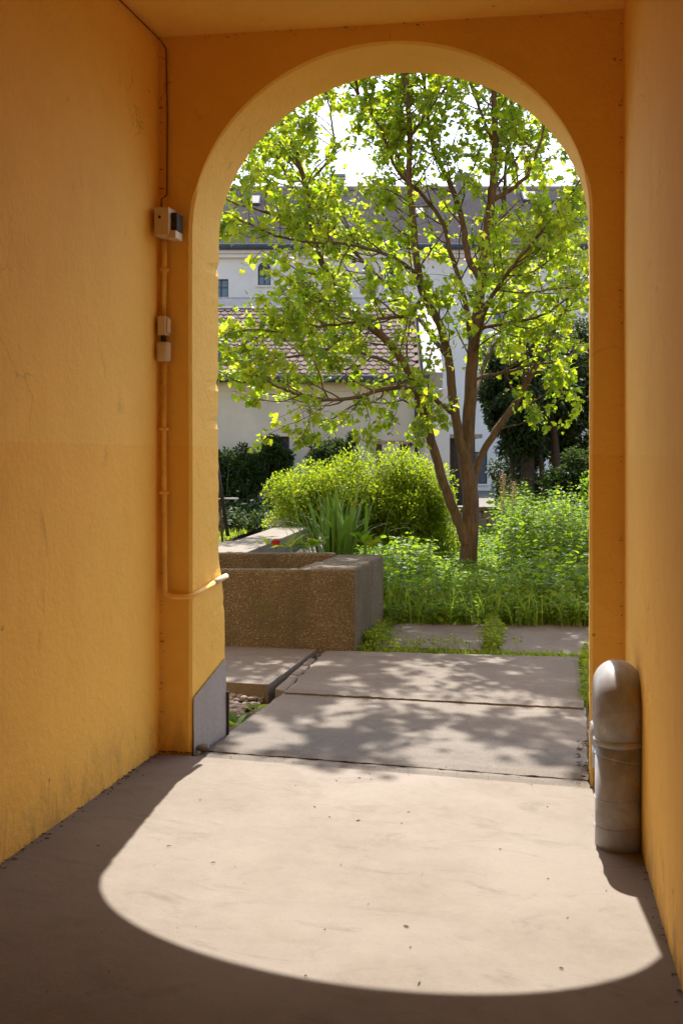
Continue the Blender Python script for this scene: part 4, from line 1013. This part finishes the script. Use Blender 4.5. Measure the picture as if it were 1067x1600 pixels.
# nettles and ground elder filling the bed round the tree
def herbs(name, plants, h_rng, leaf, m, rng, dens=7):
    lp = []; ld = []; lw = []; st_ = []
    for (x, y, hh) in plants:
        h = rng.uniform(*h_rng)*hh; lean = rng.normal(size=2)*.12*h
        a = rng.uniform(0, 6.28); k = max(3, int(dens*(.5+h)))
        st_.append((np.array([(x, y, -.15), (x+lean[0]*.4, y+lean[1]*.4, h*.55), (x+lean[0], y+lean[1], h)]), np.array((.0028, .002, .0012))))
        for i in range(k):
            t = .18+.82*(i+rng.random()*.6)/k; c = np.array((x+lean[0]*t, y+lean[1]*t, min(h, h*t)))
            for s in (0, 1, 2):
                b = a+i*1.57+s*2.09+rng.normal()*.3; d = np.array((math.cos(b), math.sin(b), .25-.55*rng.random()))
                lp.append(c+d*.015); ld.append(d); lw.append(rng.uniform(*leaf)*(1.1-.45*t))
    lp = np.array(lp); ld = np.array(ld); lw = np.array(lw); n = len(lp)
    V, Fs, ti = leaves_np(oval_leaf(), lp, ld, rng.normal(size=(n, 3))*.6+np.array((0, 0, 1)), lw, rng)
    o = mesh_np(name, V, Fs, m, None, False, ti); tag(o, kind='stuff')
    V, Fq = tube_np(st_, 4); s = mesh_np('stalks', V, Fq, 'stem', o); s['kind'] = 'stuff'
    return o, n
H = np.random.default_rng(77); plants = []
front = G(780, 974)[1]
for _ in range(4200):
    Z = H.uniform(9.95, 19.5); X = H.uniform(.05+(Z-9.9)*.05, 3.6+(Z-10)*.15)
    p = C(X, Z); px = CX+F*X/Z
    d_front = Z-(9.95+.03*X)
    hh = .28+.10*H.random()+.05*min(d_front, 3)
    lump = .5+.5*smoothnoise(p[0], p[1], 1.9, 4)
    if px > 745 and Z > 12.4: hh = .70+.32*lump                    # the taller stand on the right
    elif Z > 12.2: hh = .36+.20*lump
    else: hh *= (.75+.5*lump)
    if 670 < px < 790 and Z > 10.8: hh = min(hh, .30)
    fine = .5+.5*smoothnoise(p[0], p[1], 5.1, 9); hh *= .62+.62*fine
    if d_front < .35: hh *= .6
    if fine < .22 and H.random() < .6: continue
    plants.append((p[0], p[1], hh))
o, n = herbs('nettle_bed', plants, (.85, 1.12), (.05, .095), 'herb', H, 8); print('herb leaves', n)
big_ = []
for _ in range(150):
    Z = H.uniform(10.3, 15.5); X = H.uniform(.3, 3.2); p = C(X, Z)
    if 670 < CX+F*X/Z < 790: continue
    big_.append((p[0], p[1], .42+.25*H.random()+(.25 if X > 1.6 and Z > 12.6 else 0)))
herbs('dock_leaves', big_, (.8, 1.1), (.09, .16), 'herb', H, 5)
# grass tufts: edges of the bed, joints of the path, lawn
def blades(name, pts, h, m, rng, wd=.006):
    n = len(pts); a = rng.uniform(0, 6.28, n); hh = rng.uniform(h[0], h[1], n); ln_ = rng.uniform(.2, .8, n)*hh
    d = np.stack([np.cos(a), np.sin(a), np.zeros(n)], 1); e = np.stack([-np.sin(a), np.cos(a), np.zeros(n)], 1)*(wd*rng.uniform(.6, 1.4, n))[:, None]
    up = np.array((0, 0, 1.)); P0 = np.asarray(pts)
    m1 = P0+d*(ln_*.3)[:, None]+up*(hh*.62)[:, None]; t1 = P0+d*ln_[:, None]+up*hh[:, None]
    V = np.stack([P0-e, P0+e, m1-e*.7, m1+e*.7, t1], 1).reshape(-1, 3); b = (np.arange(n)*5)[:, None]
    Fs = np.concatenate([b+np.array((0, 1, 3)), b+np.array((0, 3, 2)), b+np.array((2, 3, 4))])
    return tag(mesh_np(name, V, Fs, m, None, False, np.repeat(rng.random(n), 5)), kind='stuff')
Q = np.random.default_rng(12)
def strip(px0, py0, px1, py1, wpx, n, z=-.05):
    t = Q.random(n); u = Q.normal(size=n)*.38; out = []
    for i in range(n):
        x = px0+(px1-px0)*t[i]; y = py0+(py1-py0)*t[i]; g = G(x+u[i]*wpx[0], y+u[i]*wpx[1], 0); out.append((g[0], g[1], g[2]+z))
    return out
joint = strip(545, 1004, 612, 972, (6, 6), 900)+strip(552, 1013, 780, 1020, (0, 3), 800)+strip(775, 1021, 925, 1027, (0, 5), 900)+strip(760, 1015, 775, 974, (7, 0), 500)+strip(912, 1095, 918, 1020, (5, 0), 1000)+strip(600, 973, 960, 975, (0, 4), 3200)
blades('path_grass', joint, (.03, .095), 'grass', Q)
# taller grass fringe in front of the herbs
fr_ = [];
for _ in range(2600):
    Z = Q.uniform(9.95, 11.3); X = Q.uniform(.35, 3.2); p = C(X, Z); fr_.append((p[0], p[1], -.1))
blades('meadow_grass', fr_, (.22, .46), 'grass', Q, .005)
lw = []
for _ in range(9000):
    Z = Q.uniform(15.2, 23); X = Q.uniform(-5.2, -2.6+.12*(Z-15)); p = C(X, Z); lw.append((p[0], p[1], -.02))
blades('lawn_grass', lw, (.04, .13), 'grass', Q, .007)
# small leafy weeds in the joints
wp = []
for a in ((770, 1008, 7, 9, 45), (773, 988, 6, 10, 45), (590, 995, 10, 12, 60), (640, 1013, 60, 2, 20), (920, 1060, 4, 30, 40), (572, 1004, 8, 6, 40)):
    for _ in range(a[4]): g = G(a[0]+Q.normal()*a[2], a[1]+Q.normal()*a[3]*.6); wp.append((g[0], g[1], .4))
herbs('joint_weeds', wp, (.10, .28), (.025, .055), 'bush', Q, 6)

# iris clump in the bed behind the trough: every blade its own piece
ic = lat(-.50, 10.7, .44); ir = empty('iris_clump', ic, 'clump of long arching iris leaves behind the trough', 'plant')
I = np.random.default_rng(3)
def blade_mesh(h, lean, curl, w_):
    k = 9; V = []; Fs = []
    for i in range(k+1):
        t = i/k; x = lean*t+curl*t**3; z = h*(t-.32*abs(curl)/.3*t**4*.9); ww = w_*(1-.15*t)*(1-t**5)+.001
        V += [(x, -ww, z), (x+.002, 0, z-.004*(1-t)), (x, ww, z)]
    for i in range(k): 
        for j in (0, 1): Fs.append((3*i+j, 3*i+j+1, 3*i+j+4, 3*i+j+3))
    me = bpy.data.meshes.new('blade'); me.from_pydata(V, [], Fs); me.materials.append(M['iris']); me.update()
    a_ = me.attributes.new('tint', 'FLOAT', 'POINT'); a_.data.foreach_set('value', np.zeros(len(V), np.float32)); return me
bms = [blade_mesh(h, l, c, .013) for h, l, c in ((.62, .05, .02), (.56, .10, .05), (.58, .12, .18), (.50, .16, .26), (.66, .04, .06), (.48, .14, .12))]
for k in range(105):
    o = bpy.data.objects.new('blade', bms[int(I.integers(0, 6))]); COL.objects.link(o); o.parent = ir
    a, r_ = I.uniform(0, 6.28), abs(I.normal())*.12; o.location = (r_*math.cos(a)*1.5, r_*math.sin(a)*.7, -.02)
    o.rotation_euler = (I.normal()*.07, I.normal()*.07, a+I.normal()*.6); s = I.uniform(.9, 1.3); o.scale = (s, s, s)
fl = P(553, 786, 10.75)
mb = MB()
for k in range(6):
    a = k*math.pi/3; d = np.array((math.cos(a), math.sin(a), .5 if k % 2 else -.35)); e = np.array((-math.sin(a), math.cos(a), 0))*.014
    mb.add([fl, fl+d*.025+e, fl+d*.05, fl+d*.025-e], [(0, 1, 2, 3)])
mb.build('bloom', 'petal_yellow', ir)
MB().tube([fl-np.array((.01, 0, .45)), fl], .004, 6).build('stalk', 'stem', ir)
# red flower and broad leaves along the back of the trough
rf = P(431, 848, 10.35); rd = empty('red_flower', rf-np.array((0, 0, .12)), 'single dark red flower at the back of the trough', 'flower')
mb = MB()
for k in range(26):
    v = rdir(1, I)[0]; v[2] = abs(v[2])*.8; e = np.cross(v, (0, 0, 1)); e /= np.linalg.norm(e)+1e-6; c = rf+v*.030; u2 = np.cross(v, e)
    mb.add([c-e*.026, c-u2*.02+v*.006, c+e*.026, c+u2*.028], [(0, 1, 2, 3)])
mb.build('bloom', 'petal_red', rd); MB().tube([rf-np.array((0, 0, .25)), rf], .005, 6).build('stalk', 'stem', rd)
def rosette(name, c, n, size, m, label, cat='plant', lift=.35):
    root = empty(name, c, label, cat)
    a = np.linspace(0, 2*np.pi, n, endpoint=False)+I.normal(size=n)*.25
    d = np.stack([np.cos(a), np.sin(a), np.full(n, lift)+I.normal(size=n)*.25], 1)
    for k in range(n):
        V, Fs, ti = leaves_np(oval_leaf(), np.array([c+d[k]*.02]), d[k:k+1], np.array([[0, 0, 1.]])+I.normal(size=(1, 3))*.2, np.array([size*I.uniform(.8, 1.2)]), I)
        V[:, :] = c+(V-c)*np.array((1, 1, 1)); mesh_np('leaf', V, Fs, m, root, False, ti)
    return root
rosette('lettuce_plant', P(452, 855, 10.3), 9, .16, 'bush', 'bright lime leaved plant beside the red flower')
rosette('broad_leaf_plant', P(487, 856, 10.4), 9, .20, 'herb', 'broad dark green leaves at the foot of the iris clump')
rosette('seedling_plant', P(566, 851, 10.2), 7, .13, 'herb', 'young upright green leaves on the corner of the trough bed', lift=1.2)
rosette('seedling_plant', P(580, 858, 10.25), 8, .12, 'bush', 'pale green leafy weed right of the iris clump', lift=.8)
rosette('seedling_plant', P(416, 852, 10.35), 6, .09, 'bush', 'small yellow green leaves left of the red flower', lift=.8)
rosette('pit_weed', G(370, 1136, -.06), 9, .10, 'herb', 'broad leaved weed growing in the pebble pit by the left pier', lift=.5)
rosette('pit_weed', G(398, 1112, -.07), 7, .07, 'bush', 'lighter small weed among the pebbles further along the pit', lift=.4)
# lilac flowers by the lawn
lv = P(432, 822, 14.6); lr = empty('lilac_flowers', lv, 'patch of lilac flower spikes at the edge of the lawn', 'flowers')
ps = []; dd = []
for _ in range(26):
    b = lv+np.array((I.normal()*.10, I.normal()*.08, -.06)); h = I.uniform(.10, .22)
    for t in np.linspace(.4, 1, 9): ps.append(b+np.array((I.normal()*.012, I.normal()*.012, h*t)))
ps = np.array(ps); V, Fs, ti = leaves_np(rhomb_leaf(), ps, rdir(len(ps), I), rdir(len(ps), I), I.uniform(.018, .034, len(ps)), I)
mesh_np('spikes', V, Fs, 'petal_lilac', lr, False, ti)['kind'] = 'stuff'
# dry dock seed heads right of the trunk
for px, py, Z, lab in ((785, 740, 14.5, 'tall dry seed head standing right of the trunk, the paler one'), (802, 752, 14.6, 'tall dry seed head nearest the ivy tree')):
    tp_ = P(px, py, Z); bs = np.array((tp_[0], tp_[1], -.15)); dk = empty('dock_plant', bs, lab, 'plant')
    MB().tube([bs, (bs+tp_)/2+np.array((.02, 0, 0)), tp_], .006, 6).build('stalk', 'seed', dk)
    k = 420; t = I.random(k)**.7; ps = tp_+np.stack([I.normal(size=k)*.035*(1.1-t*.6), I.normal(size=k)*.035*(1.1-t*.6), -(1-t)*.5], 1)
    V, Fs, ti = leaves_np(rhomb_leaf(), ps, rdir(k, I), rdir(k, I), I.uniform(.012, .026, k), I); mesh_np('seed_head', V, Fs, 'seed', dk, False, ti)['kind'] = 'stuff'
